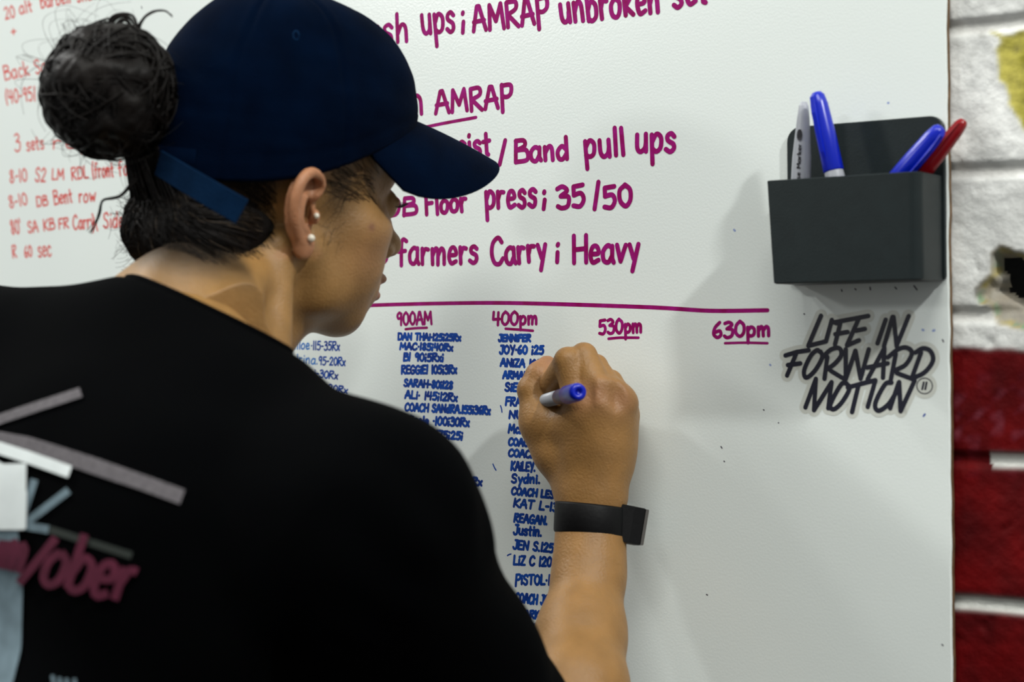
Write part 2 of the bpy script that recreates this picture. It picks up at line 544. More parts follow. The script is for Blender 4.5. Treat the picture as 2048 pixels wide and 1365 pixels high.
def build_wall():
    xs = np.concatenate([np.arange(-3, -2.42, .02), np.linspace(-2.4, -.05, 12), np.arange(-.02, .30, .0019), np.arange(.30, .62, .004), np.arange(.625, 1.3, .006), np.linspace(1.32, 2.2, 26)])
    zs = np.concatenate([np.linspace(0, .29, 12), np.arange(.30, .855, .006), np.arange(.86, 1.06, .004), np.arange(1.06, 1.70, .0019), np.arange(1.70, 2.1, .004), np.linspace(2.12, 3.0, 30)])
    X, Z = np.meshgrid(xs, zs)
    x, z = X.ravel(), Z.ravel()
    P2 = np.stack([x, z * 0, z], 1)
    Y = np.full(x.shape, 0.0085)
    wob = 0.0011 * noise3(P2, 3, 9)
    row = np.round((1.5959 - z) / 0.1022)
    dz = z + wob - (1.5959 - row * 0.1022)
    rowb = np.floor((1.5959 - z) / 0.1022)
    xj = (x + 0.004 * noise3(P2, 4, 5) - 0.115 - 0.2 * (rowb % 2)) % 0.4
    xj = np.minimum(xj, 0.4 - xj)
    jd = np.minimum(np.abs(dz) - .0048, xj - .0045)
    joint = 1 / (1 + np.exp(jd / .0007))
    rough = 0.00045 * noise3(P2, 8, 26, 2) + 0.0005 * noise3(P2, 9, 85, 2)
    pit = np.clip(noise3(P2, 10, 60, 2) - .5, 0, 1) * .0025
    Y += joint * 0.0036 + (1 - joint) * (rough + pit) + joint * .25 * rough
    # colours
    g = 0.80 + 0.17 * noise3(P2 * np.array([1, 1, .6]) + P2[:, ::-1] * .6, 21, 34, 2) - 0.05 * np.clip(noise3(P2, 22, 120, 1), 0, 1) - .2 * np.clip(noise3(P2, 29, 52, 2) - .3, 0, 1)
    C = np.stack([g * 1.0, g * 1.02, g * 0.99], 1)
    jc = np.array([0.66, 0.66, 0.63])
    C = C * (1 - joint[:, None] * .85) + jc * joint[:, None] * .85
    dirt = np.clip(noise3(P2, 31, 30, 2) - .35, 0, 1) * (np.abs(np.abs(dz) - .006) < .003)
    C = C * (1 - dirt[:, None] * 1.3) + np.array([.10, .075, .03]) * dirt[:, None] * 1.3
    edge = 1.3700 - (x - 0.0) * .055 + .0014 * noise3(P2, 41, 60, 2)
    red = 1 / (1 + np.exp(-(edge - z) / .0007))
    n1 = noise3(P2, 51, 22, 3)
    R = np.stack([0.105 + .05 * n1, 0.0012 + 0 * n1, 0.003 + 0 * n1], 1)
    mott = np.clip(noise3(P2, 53, 75, 2) - .05, 0, 1) * np.clip(1 - np.abs(z - 1.315) / .04, 0, 1)
    R = R * (1 - mott[:, None]) + np.array([.20, .04, .06]) * mott[:, None]
    fresh = ((row == 3) & (x > .027 + .008 * noise3(P2, 57, 20, 1))) | (row > 3)
    jr = joint * fresh
    R = R * (1 - jr[:, None]) + np.array([.70, .72, .68]) * jr[:, None]
    C = C * (1 - red[:, None]) + R * red[:, None]
    # missing paint and the broken hole
    near = (x > -.02) & (x < .4) & (z > 1.1) & (z < 1.8)
    Pn = P2[near]
    wv = .0012 * noise3(Pn, 61, 70, 2)
    yel = pxpoly([(1977, 62), (1999, 72), (2001, 84), (1992, 99), (1996, 118), (1998, 157), (2010, 170), (2016, 195), (2015, 207), (2030, 230), (2048, 262), (2120, 310), (2190, 250), (2200, 120), (2140, 55), (2048, 60), (2036, 62), (2025, 70), (2005, 71)])
    brk = pxpoly([(1979, 503), (2000, 490), (2024, 499), (2060, 512), (2120, 520), (2190, 560), (2200, 640), (2110, 668), (2048, 661), (2024, 660), (1992, 648), (1981, 618), (1956, 611), (1949, 593), (1950, 578), (1970, 553), (1981, 547), (1978, 523)])
    hol = pxpoly([(1992, 513), (2020, 511), (2050, 516), (2110, 540), (2150, 590), (2120, 640), (2048, 613), (2014, 596), (1989, 579), (1999, 568), (2000, 553), (1992, 540)])
    sy = poly_sd(x[near], z[near], yel) + wv
    sb = poly_sd(x[near], z[near], brk) + wv
    sh = poly_sd(x[near], z[near], hol) + wv * .7
    Cn, Yn = C[near], Y[near]
    n2 = noise3(Pn, 63, 40, 3); n3 = noise3(Pn, 64, 90, 2)
    yc = np.stack([.50 + .16 * n2, .45 + .14 * n2, .09 + .05 * n2], 1)
    ol = np.clip(n3 - .05, 0, 1)[:, None] * np.clip(-sy / .012, 0, 1)[:, None]
    yc = yc * (1 - ol) + np.array([.13, .12, .05]) * ol
    m = (1 / (1 + np.exp(sy / .0005)))[:, None]
    Cn = Cn * (1 - m) + np.clip(yc, 0.02, 1) * m
    Yn = Yn + np.clip(-sy / .002, 0, 1) * .0011 * (1 + .5 * n3)
    cc = np.stack([.34 + .10 * n2 + .05 * n3, .31 + .09 * n2 + .03 * n3, .25 + .06 * n2], 1)
    m = (1 / (1 + np.exp(sb / .0005)))[:, None]
    rim = np.clip(1 - np.abs(sb + .0025) / .003, 0, 1)[:, None] * np.clip(.5 + n3, 0, 1)[:, None]
    cc = cc * (1 - rim) + np.where((n2 > 0)[:, None], np.array([.40, .34, .10]), np.array([.18, .32, .18])) * rim
    Cn = Cn * (1 - m) + np.clip(cc, .02, 1) * m
    Yn = Yn + np.clip(-sb, 0, .02) * .75 * (1 + .25 * n3) + (sb < 0) * .0012 * n3
    Yn = Yn + np.clip((-sh + .003) / .003, 0, 1) * .012
    Hs = np.full(len(x), 1.0); Hs[near] = sh
    C[near] = Cn; Y[near] = Yn
    V = np.stack([x, Y, z], 1)
    nz, nx = X.shape
    i = np.arange(nz - 1)[:, None] * nx + np.arange(nx - 1)[None, :]
    Fc = np.stack([i, i + 1, i + nx + 1, i + nx], -1).reshape(-1, 4)
    Fc = Fc[(Hs[Fc] > 0).any(1)]
    # hollow core of the broken block behind the hole
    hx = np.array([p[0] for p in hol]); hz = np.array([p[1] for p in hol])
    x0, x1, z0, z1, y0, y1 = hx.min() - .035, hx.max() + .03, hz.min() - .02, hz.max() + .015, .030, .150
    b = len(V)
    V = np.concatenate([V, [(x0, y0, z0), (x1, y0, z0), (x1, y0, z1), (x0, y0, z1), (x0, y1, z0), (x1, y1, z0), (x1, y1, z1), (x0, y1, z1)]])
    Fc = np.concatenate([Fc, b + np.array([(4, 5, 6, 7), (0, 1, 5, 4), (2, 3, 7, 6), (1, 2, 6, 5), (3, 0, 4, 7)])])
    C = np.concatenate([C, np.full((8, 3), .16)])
    me = mesh_of('wall_back', V, Fc)
    a = me.color_attributes.new('tone', 'FLOAT_COLOR', 'POINT')
    a.data.foreach_set('color', np.concatenate([np.clip(C, 0.002, 1), np.ones((len(C), 1))], 1).astype(np.float32).ravel())
    mat = nmat('painted_block', (.5, .5, .5), 0.6, 0.1, var=0.12, vscale=160, bump=0.25, bscale=330, bdetail=4, attr='tone')
    o = link('wall_back', me, mat)
    tag(o, 'painted concrete block wall, white above and dark red below, with a broken hole', 'wall', kind='structure')


build_wall()
bm = bmesh.new()
for q in ((-3, -3.5), (2.2, -3.5), (2.2, 0.02), (-3, 0.02)):
    bm.verts.new((q[0], q[1], 0))
bm.faces.new(bm.verts)
r_ = bmesh.ops.extrude_face_region(bm, geom=bm.faces[:])
for v in [g for g in r_['geom'] if isinstance(g, bmesh.types.BMVert)]:
    v.co.z = -0.05
tag(bm_obj('floor', bm, M['floor'], smooth=False), 'dark rubber gym floor', 'floor', kind='structure')

# ------------------------------------------------------------------ whiteboard
bm = bmesh.new()
nz = 260
zz = np.linspace(0.78, 2.0, nz)
jx = 0.0006 * noise3(np.stack([zz * 0, zz * 0, zz], 1), 5, 30, 2)
rings = []
for i in range(nz):
    e = -0.0003 + jx[i]
    rings.append([bm.verts.new(p) for p in ((-2.44, 0, zz[i]), (e - 0.0012, 0, zz[i]), (e, 0.0008, zz[i]), (e, 0.0062, zz[i]), (-2.44, 0.0062, zz[i]))])
for i in range(nz - 1):
    for j in range(5):
        f = bm.faces.new((rings[i][j], rings[i][(j + 1) % 5], rings[i + 1][(j + 1) % 5], rings[i + 1][j]))
        f.material_index = 0 if j in (0, 1) else 1
bm.faces.new(rings[0]).material_index = 1
bm.faces.new(rings[-1]).material_index = 1
board = bm_obj('whiteboard', bm, [M['board'], M['hardboard']], smooth=False)
tag(board, 'large glossy whiteboard covered in handwritten workouts and class lists, raw brown edge', 'whiteboard')

MP = 1 / 2420.0      # metres per photo pixel around the middle of the board


def write(name, mat, items, wpx, label=None, slant=0.04, gap=11, jit=2.0):
    polys = []
    for it in items:
        polys += [tobrd(p) for p in layout(it[0], it[1], it[2], it[3], slant, gap, jit)] if isinstance(it[0], str) else [tobrd(catmull(it, 5))]
    V, Fc = ribbon(polys, wpx * MP)
    o = link(name, mesh_of(name, V, Fc), M[mat], board, smooth=False)
    if label: o['label'] = label


LM = 'magenta handwriting'
mg = lambda *it, **k: write('handwriting', 'magenta', it, k.pop('w', 9.5), LM, **k)
mg(('push', (706, 90), (816, 83), 56), ('ups', (844, 68), (911, 62), 62), (';', (922, 64), (933, 63), 42), ('AMRAP', (947, 63), (1098, 45), 50),
   ('unbroken', (1122, 47), (1320, 24), 62), ('set', (1347, 14), (1418, 5), 58))
mg(('min', (752, 234), (848, 226), 58), ('AMRAP', (872, 228), (1026, 212), 44))
mg([(700, 296), (780, 272), (867, 251), (952, 235)], w=7)
mg(('Assist', (868, 318), (982, 308), 46), ('/', (998, 326), (1014, 325), 42), ('Band', (1030, 325), (1137, 317), 44), ('pull', (1169, 317), (1250, 309), 54), ('ups', (1272, 305), (1352, 302), 58))
mg(('DB', (772, 433), (832, 430), 34), ('Floor', (852, 430), (934, 422), 42), ('press', (971, 418), (1074, 413), 54), (';', (1084, 416), (1096, 415), 36), ('35', (1115, 418), (1171, 411), 42), ('/', (1188, 415), (1204, 413), 46), ('50', (1207, 417), (1265, 411), 42))
mg(('DB', (700, 532), (772, 528), 44), ('farmers', (797, 530), (956, 526), 52), ('Carry', (984, 530), (1093, 521), 52), (';', (1109, 523), (1123, 522), 38), ('Heavy', (1146, 527), (1278, 522), 54))
mg([(560, 622), (720, 612), (900, 607), (1050, 607), (1300, 615), (1420, 622), (1535, 621)], w=8)
mg(('900AM', (794, 651), (864, 648), 25), w=6)
mg([(811, 659), (830, 657), (854, 656)], w=5.5)
mg(('400pm', (985, 651), (1075, 649), 26), w=6.5)
mg([(1011, 658), (1040, 660), (1066, 662)], w=5.5)
mg(('530pm', (1198, 669), (1284, 664), 28), w=6.5)
mg([(1217, 678), (1240, 676), (1277, 676)], w=5.5)
mg(('630pm', (1426, 676), (1540, 671), 30), w=7)
mg([(1450, 687), (1490, 686), (1535, 687)], w=5)

LB = 'blue handwriting'
bl = lambda t, a, b, c, w=5.4, mat='blue', **k: write('handwriting', mat, [(t, a, b, c)], w, LB, **k)
bl('Chloe', (577, 699), (619, 699), 19, 3.4, 'paleblue')
bl('*115-35Rx', (622, 700), (679, 701), 17, 3.6)
bl('Irina.', (592, 727), (636, 729), 18, 3.4, 'paleblue')
bl('95-20Rx', (637, 730), (690, 732), 16, 3.6)
bl('Tori-30Rx', (600, 752), (675, 759), 15, 3.8)
bl('Dana-20Rx', (606, 777), (694, 788), 14, 3.8)
for t, a, b, c in (
    ('DAN THAi*125;25Rx', (796, 680), (921, 682), 13), ('MAC*185;40Rx', (800, 699), (905, 702), 13), ('B! 90;5Rx;', (807, 722), (887, 723), 15),
    ('REGGiE! 105;3Rx', (803, 748), (913, 747), 16), ('SARAH-80;128', (808, 773), (905, 778), 14), ('ALi* 145;12Rx', (810, 797), (914, 803), 15),
    ('COACH SANdRA.155;36Rx', (810, 822), (980, 829), 15), ('Nicole *100;30Rx', (812, 848), (938, 853), 16), ('Joe D* 175;25;', (812, 873), (925, 880), 15),
    ('COACH MA', (812, 926), (890, 934), 14), ('TERRi 95*4Rx', (845, 962), (963, 972), 15),
    ('JENNiFER', (997, 683), (1061, 683), 13), ('JOY*60 ;25', (999, 708), (1087, 708), 16), ('ANiZA 105;', (1001, 733), (1087, 736), 15), ('ARMANi.', (1006, 757), (1064, 759), 14),
    ('SiERRA', (1010, 782), (1072, 785), 16), ('FRANK', (1011, 811), (1064, 814), 16), ('NURiA', (1018, 837), (1078, 839), 15), ('McKENNA', (1017, 866), (1094, 870), 17),
    ('COACH KiM', (1017, 891), (1098, 895), 14), ('COACH ALi', (1017, 913), (1103, 919), 14), ('KAiLEY.', (1022, 941), (1070, 943), 17), ('Sydni.', (1023, 966), (1080, 967), 17),
    ('COACH LESLiE', (1023, 989), (1128, 999), 14), ('KAT L-130', (1027, 1014), (1128, 1025), 16), ('REAGAN.', (1028, 1044), (1094, 1050), 16), ('Justin.', (1027, 1069), (1083, 1073), 19),
    ('JEN S.125;', (1026, 1098), (1111, 1106), 17), ('LiZ C 120-', (1027, 1130), (1110, 1134), 18), ('PiSTOL*140', (1031, 1169), (1122, 1171), 19), ('COACH JOE', (1030, 1205), (1104, 1211), 18),
    ('MARK', (1036, 1237), (1078, 1238), 15), ('HH', (1054, 1267), (1078, 1268), 18)):
    bl(t, a, b, c)
for q in [[(1001, 812), (1003, 818), (1004, 825)], [(986, 929), (989, 936), (992, 941)], [(1015, 1112), (1018, 1110), (1022, 1109)], [(975, 1040), (976, 1044)], [(1850, 829), (1847, 833)]]:
    write('pen_mark', 'blue', [q], 3.0, LB)
for q in [[(283, 13), (284, 17)], [(1442, 894), (1444, 897)], [(1448, 923), (1449, 924)], [(1413, 1190), (1415, 1191)], [(1527, 820), (1528, 821)], [(1557, 846), (1557, 846.5)], [(1884, 1290), (1886, 1292)],
      [(1683, 580), (1684, 583)], [(1710, 578), (1712, 580)], [(1740, 575), (1741, 580)], [(1790, 575), (1793, 578)], [(1828, 572), (1834, 580)], [(1608, 628), (1609, 629)], [(1885, 680), (1887, 684)], [(1021, 685), (1022, 686)]]:
    write('speck', 'speck', [q], 2.6, 'dark speck')
for q in [[(1468, 460), (1470, 462)], [(1540, 730), (1541, 731)], [(1845, 660), (1847, 661)], [(1866, 662), (1869, 661)], [(1776, 206), (1777, 206)]]:
    write('smudge', 'smudge', [q], 4, 'faint blue smudge')

LR = 'red handwriting'
rd = lambda *it, **k: write('handwriting', 'red', it, k.pop('w', 4.6), LR, **k)
rd(('20', (11, 39), (31, 35), 24), ('alt', (40, 28), (66, 22), 24), ('barbell', (82, 16), (142, 5), 26), ('snatch', (155, 4), (215, -6), 26))
rd(('+', (23, 72), (33, 70), 18))
rd(('Back', (10, 161), (60, 150), 29), ('Squat', (72, 149), (130, 136), 28))
rd(('(40-95', (12, 208), (66, 201), 27), ('/', (69, 200), (76, 198), 24))
rd(('3', (30, 303), (41, 302), 34), ('sets', (54, 302), (89, 297), 27), ('reps', (104, 298), (215, 292), 28))
rd(('8-10', (20, 366), (55, 362), 25), ('S2', (70, 363), (91, 364), 27), ('LM', (104, 359), (128, 359), 21), ('RDL', (144, 360), (177, 356), 24), ('(front', (185, 357), (228, 353), 30), ('facing', (238, 352), (300, 344), 30))
rd(('8-10', (20, 417), (56, 409), 24), ('DB', (74, 414), (96, 411), 20), ('Bent', (109, 410), (146, 404), 28), ('row', (158, 405), (192, 403), 27))
rd(("80'", (24, 470), (44, 466), 28), ('SA', (57, 466), (77, 463), 22), ('KB', (88, 462), (110, 459), 22), ('FR', (118, 458), (138, 456), 20), ('Carry', (147, 459), (190, 455), 28), ('/', (194, 460), (201, 456), 30), ('Side', (207, 456), (247, 455), 30))
rd(('R', (26, 516), (34, 515), 24), ('60', (50, 515), (65, 513), 22), ('sec', (77, 515), (103, 512), 32))

# ------------------------------------------------------------------ sticker
def stk(c):
    return [np.array([(1530 + a / 5.25, 600 + b / 5.25) for a, b in s], dtype=float) for s in c]


SL = stk([[(588, 168), (455, 482)], [(455, 484), (640, 437)], [(702, 212), (640, 437)], [(745, 245), (790, 250), (735, 470)], [(722, 238), (900, 205), (1085, 170)], [(738, 362), (868, 338)],
          [(985, 200), (860, 478)], [(955, 325), (1050, 306)], [(862, 480), (988, 425)], [(1268, 210), (1182, 458)], [(1340, 180), (1250, 490)], [(1350, 180), (1385, 490)], [(1510, 172), (1385, 480)],
          [(330, 560), (232, 795)], [(215, 585), (335, 548), (460, 530)], [(240, 686), (372, 668)],
          [(655, 600), (625, 830)], [(690, 745), (820, 825)], [(848, 520), (848, 835)], [(848, 835), (950, 535)], [(950, 535), (1005, 830)], [(1005, 830), (1090, 520)],
          [(1255, 505), (1078, 835)], [(1255, 505), (1240, 820)], [(1072, 712), (1290, 668)], [(1375, 570), (1322, 840)], [(1385, 770), (1530, 825)], [(1640, 555), (1540, 830)],
          [(425, 1130), (535, 830)], [(535, 830), (515, 1160)], [(515, 1160), (700, 865)], [(700, 865), (665, 1140)], [(870, 922), (1020, 880), (1160, 845)], [(985, 890), (915, 1180)], [(1160, 850), (1080, 1125)],
          [(1405, 870), (1315, 1140)], [(1410, 865), (1425, 1170)], [(1572, 850), (1425, 1170)]])
SC_ = stk([[(575, 545), (545, 530), (480, 590), (412, 740), (432, 818), (520, 750), (600, 610), (585, 545)], [(600, 610), (690, 525), (780, 508), (802, 580), (740, 665), (655, 730)],
           [(1290, 605), (1400, 520), (1490, 503), (1545, 560), (1480, 680), (1370, 740)], [(1580, 555), (1660, 510), (1740, 540), (1765, 640), (1680, 760), (1545, 828)],
           [(860, 880), (800, 890), (690, 1095), (722, 1150), (810, 1075), (890, 930), (850, 875)], [(1330, 870), (1260, 890), (1160, 1085), (1190, 1165), (1290, 1105), (1370, 990)]])
allp = SL + [catmull(p, 5) for p in SC_]
ring_c = np.array([(1530 + (1677 + 82 * math.cos(a)) / 5.25, 600 + (905 + 82 * math.sin(a)) / 5.25) for a in np.linspace(0, 2 * math.pi, 28)])
logo = stk([[(1668, 868), (1652, 940)], [(1698, 868), (1684, 940)]])
V, Fc = ribbon([tobrd(p) for p in allp], 23.5 * MP, y0=-.00006, dy=-2e-7, nd=16)
V2, F2 = ribbon([tobrd(np.array([(1849.4, 772.4), (1849.5, 772.5)]))], 44 * MP, y0=-.00014, nd=24)
F2 = [tuple(i + len(V) for i in f) for f in F2]
stick = link('sticker', mesh_of('sticker', V + V2, Fc + F2), M['sticker'], smooth=False)
tag(stick, 'clear-edged sticker of dark brush-lettered slogan on the board below the grey pen cup', 'sticker')
V, Fc = ribbon([tobrd(p) for p in allp], 8.4 * MP, y0=-.00022, dy=-3e-7, nd=12)
link('lettering', mesh_of('lettering', V, Fc), M['stickerink'], stick, smooth=False)
V, Fc = ribbon([tobrd(ring_c)], 1.9 * MP, y0=-.00022)
V2, F2 = ribbon([tobrd(p) for p in logo], 3.6 * MP, y0=-.00022)
link('round_emblem', mesh_of('round_emblem', V + V2, Fc + [tuple(i + len(V) for i in f) for f in F2]), M['stickerink'], stick, smooth=False)

# ------------------------------------------------------------------ pen cup
cup = empty('pen_cup', (-0.06, -0.0003, 1.416), 'charcoal grey plastic pen cup fixed to the right edge of the whiteboard', 'pen holder')


def round_rect(x0, x1, y0, y1, radii, n=6):
    pts = []
    for (cx, cy, a0, r) in ((x1, y0, -90, radii[0]), (x1, y1, 0, radii[1]), (x0, y1, 90, radii[2]), (x0, y0, 180, radii[3])):
        sx = -1 if cx == x1 else 1; sy = 1 if cy == y0 else -1
        for k in range(n + 1):
            a = math.radians(a0 + 90 * k / n)
            pts.append((cx + sx * r + r * math.cos(a), cy + sy * r + r * math.sin(a)))
    return pts


bm = bmesh.new()
pl = round_rect(-.1226, -.0016, 1.4165, 1.5338, (.004, .011, .011, .004), 8)
prof = [(0.0, -.0004), (0.0, -.0030), (.0006, -.0038)]
rg = []
cxm, czm = -.062, 1.475
for ins_, yy in prof:
    rg.append([bm.verts.new((p[0] + (cxm - p[0]) * ins_ / .06, yy, p[1] + (czm - p[1]) * ins_ / .06)) for p in pl])
n_ = len(pl)
for i in range(len(rg) - 1):
    for j in range(n_):
        bm.faces.new((rg[i][j], rg[i][(j + 1) % n_], rg[i + 1][(j + 1) % n_], rg[i + 1][j]))
bm.faces.new(rg[0]); bm.faces.new(rg[-1])
bm_obj('back_plate', bm, M['grey'], cup, smooth=False)


def bin_ring(z, ins_, taper):
    a = round_rect(-.1183 + taper * .0045 + ins_, -.0034 - ins_, -.048 + ins_, -.0040 - (ins_ > 0) * .001, (.0075 - ins_, .0005, .0005, .0016), 7)
    return [(p[0], p[1], z) for p in a]


bm = bmesh.new()
rr = [bin_ring(1.4160, .0012, 1), bin_ring(1.4170, 0, 1), bin_ring(1.4904, 0, 0), bin_ring(1.4909, .0006, 0), bin_ring(1.4909, .0020, 0), bin_ring(1.4900, .0024, 0), bin_ring(1.4195, .0024, 1)]
rg = [[bm.verts.new(p) for p in r] for r in rr]
n_ = len(rg[0])
for i in range(len(rg) - 1):
    for j in range(n_):
        bm.faces.new((rg[i][j], rg[i][(j + 1) % n_], rg[i + 1][(j + 1) % n_], rg[i + 1][j]))
bm.faces.new(rg[0]); bm.faces.new(rg[-1])
bm_obj('bin', bm, M['grey'], cup, smooth=False)


def solid(name, prof, mat, parent, org, fr, n=28, squash=1.0):
    V, Fc = lathe(prof, n)
    V[:, 1] *= squash
    V = org + V @ fr.T
    return link(name, mesh_of(name, V, Fc), mat, parent)


def pen(px0, px1, d0, d1, zbot, label, kind):
    a = on(*px0, d0); b = on(*px1, d1)
    u = (b - a) / np.linalg.norm(b - a)
    a = a + u * ((zbot - a[2]) / u[2])
    L = np.linalg.norm(b - a)
    fr = frame_z(u)
    root = empty('marker_pen', a, label, 'pen', 'marker pens in the grey cup')
    if kind == 'tail':
        solid('barrel', [(.004, 0), (.0070, .004), (.0071, L - .055), (.0068, L - .04), (.0046, L - .012), (.0036, L - .003), (.0022, L)], M['pengrey'], root, a, fr)
        # black printing along the barrel, on the side that faces the room
        S, wd = text_strokes('Dry Erase Marker', jit=0)
        toc = CAM - (a + b) / 2; toc -= u * (toc @ u); toc /= np.linalg.norm(toc)
        side = np.cross(u, toc)
        Vs, Fs = [], []
        ln = .046
        for s in S:
            for i in range(len(s) - 1):
                bq = len(Vs)
                p, q = s[i], s[i + 1]
                t = q - p
                nn = np.array([-t[1], t[0]]) / (np.linalg.norm(t) + 1e-9) * .11
                for c in (p - nn, q - nn, q + nn, p + nn):
                    ang = -0.30 + (0.5 - c[1]) * .42
                    Vs.append(a + u * (L - .031 - ln + c[0] / wd * ln) + .00722 * (math.cos(ang) * toc + math.sin(ang) * side))
                Fs.append((bq, bq + 1, bq + 2, bq + 3))
        link('printing', mesh_of('printing', Vs, Fs), M['penprint'], root, smooth=False)
        c_ = a + u * (L - .0245)
        Vs = [c_ + u * .0042 * math.sin(k * .5236) + .00690 * (math.cos(-.35 + .32 * math.cos(k * .5236)) * toc + math.sin(-.35 + .32 * math.cos(k * .5236)) * side) for k in range(12)]
        link('print_dot', mesh_of('print_dot', Vs, [tuple(range(12))]), M['penprint'], root, smooth=False)
    else:
        mat = M['penred'] if kind == 'red' else M['penblue']
        r = .0054 if kind == 'red' else .0069
        cl = .060
        solid('barrel', [(.004, 0), (r * .98, .004), (r, L - cl - .004), (r * .96, L - cl + .004), (r * .9, L - cl + .006)], M['pengrey'], root, a, fr)
        solid('cap', [(r * .97, L - cl), (r * 1.06, L - cl + .0012), (r * 1.03, L - .030), (r * .92, L - .010), (r * .76, L - .003), (r * .5, L - .0006), (r * .2, L)], mat, root, a, fr)
        toc = CAM - (a + b) / 2; toc -= u * (toc @ u); toc /= np.linalg.norm(toc)
        side = np.cross(u, toc) * (-1 if kind != 'blue_b' else 1)
        dirc = .8 * toc + .6 * side; dirc /= np.linalg.norm(dirc)
        wv = np.cross(u, dirc)
        Vs = []
        for s_, o_, w_ in ((L - .052, r * 1.0, .0011), (L - .045, r * 1.22, .0016), (L - .016, r * 1.28, .0017), (L - .004, r * 1.0, .0016), (L - .001, r * .5, .001)):
            for sg in (-1, 1):
                Vs.append(a + u * s_ + dirc * o_ + wv * w_ * sg)
            for sg in (1, -1):
                Vs.append(a + u * s_ + dirc * (o_ - .0042) + wv * w_ * sg)
        Fc = grid_faces(5, 4, True) + [(0, 1, 2, 3), (16, 17, 18, 19)]
        link('clip', mesh_of('clip', Vs, Fc), mat, root, smooth=False)
    return root


pen((1602, 355), (1608, 204), .026, .026, 1.4212, 'pale grey marker with black printing, tail end up, at the left end of the cup', 'tail')
pen((1668, 345), (1633, 184), .038, .036, 1.4212, 'blue-capped marker standing upright beside the printed grey marker', 'blue')
pen((1812, 338), (1884, 254), .0245, .0265, 1.4212, 'blue-capped marker leaning right against the back plate beside the red one', 'blue_b')
pen((1856, 335), (1929, 240), .0108, .0125, 1.4212, 'dark red capped marker leaning out past the board edge', 'red')

# ------------------------------------------------------------------ the woman writing on the board
def rotm(ax, deg):
    c, s = math.cos(math.radians(deg)), math.sin(math.radians(deg))
    return {'x': np.array([[1, 0, 0], [0, c, -s], [0, s, c]]), 'y': np.array([[c, 0, s], [0, 1, 0], [-s, 0, c]]), 'z': np.array([[c, -s, 0], [s, c, 0], [0, 0, 1]])}[ax]


# head frame: columns right, forward, up
HYAW, HPITCH, HROLL, HSC = 53.15, 1.86, -11.0, 0.972
_cu = np.array([0, 0, 1.0])
_cf = CF - _cu * (CF @ _cu); _cf /= np.linalg.norm(_cf)
_cr = np.cross(_cf, _cu)
a_, p_ = math.radians(HYAW), math.radians(HPITCH)
HF = math.cos(p_) * (math.sin(a_) * _cr + math.cos(a_) * _cf) - math.sin(p_) * _cu
HR = np.cross(HF, _cu); HR /= np.linalg.norm(HR)
HU = np.cross(HR, HF)
rl_ = math.radians(HROLL)
HR, HU = math.cos(rl_) * HR + math.sin(rl_) * HU, -math.sin(rl_) * HR + math.cos(rl_) * HU
HM = np.stack([HR, HF, HU], 1)
HO = at(539.8, 383.0, 1.27)
H = lambda *p: HO + HM @ np.array(p, dtype=float) * HSC
HS = lambda P: HO + np.asarray(P) @ HM.T * HSC
toH = lambda P: (np.asarray(P) - HO) @ HM / HSC

RSH = at(718, 1062, 1.045)
LSH = at(-100, 780, 1.235)
ELB = on(1122, 1545, .165)
WR = on(1183, 1010, .044)
LEL = LSH + np.array([-.03, .06, -.27])
LWR = LEL + np.array([.03, .16, -.17])
NB = at(402, 705, 1.165)
SPN = (RSH + LSH) / 2
PEL = np.array([SPN[0] + .0, -.52, .88])


def torso(F, o):
    """torso and upper arms; o = offset of the surface"""
    k = .05
    mid = SPN + np.array([0, .01, -.12])
    F.ell(mid, (.155 + o, .105 + o, .20 + o), k)
    F.ell(SPN + np.array([0, -.01, -.02]), (.13 + o, .085 + o, .09 + o), k)
    F.ell((mid + PEL) / 2, (.135 + o, .10 + o, .16 + o), k)
    F.ell(PEL, (.165 + o, .12 + o, .13 + o), k)
    for s in (-1, 1):
        F.ell(SPN + np.array([s * .075, .060, -.13]), (.062 + o, .055 + o, .062 + o), .03)
        F.ell(SPN + np.array([s * .085, -.055, -.07]), (.07 + o, .045 + o, .09 + o), .04)
    F.cap(at(438, 868, 1.12), RSH, .052 + o, .066 + o, .035)
    F.cap(at(340, 752, 1.165), at(438, 868, 1.12), .055 + o, .052 + o, .035)
    F.cap(at(340, 745, 1.165), LSH, .056 + o, .066 + o, .035)
    UAM = at(905, 1330, 1.12)
    F.cap(RSH, UAM, .066 + o, .050 + o, .03)
    F.cap(UAM, ELB, .050 + o, .033 + o, .02)
    F.cap(LSH, LEL, .064 + o, .043 + o, .03)


BRIM_L, BRIM_DROP, BRIM_CURVE = .080, .20, .040
STRAP0, STRAP1, STRAP2, STRAPZ = (318, 326), (408, 380), (484, 424), (1.185, 1.155, 1.150)
BUNPX, BUNZ, BUNR = (208, 186), 1.20, .0440
NECKP = [H(0, -.022, -.055), H(.004, -.052, -.105) * .5 + NB * .5, NB + np.array([0, -.01, -.05])]


def add_skin_colour(me, V, fn):
    C = fn(V)
    a = me.color_attributes.new('tone', 'FLOAT_COLOR', 'POINT')
    a.data.foreach_set('color', np.concatenate([C, np.ones((len(C), 1))], 1).astype(np.float32).ravel())


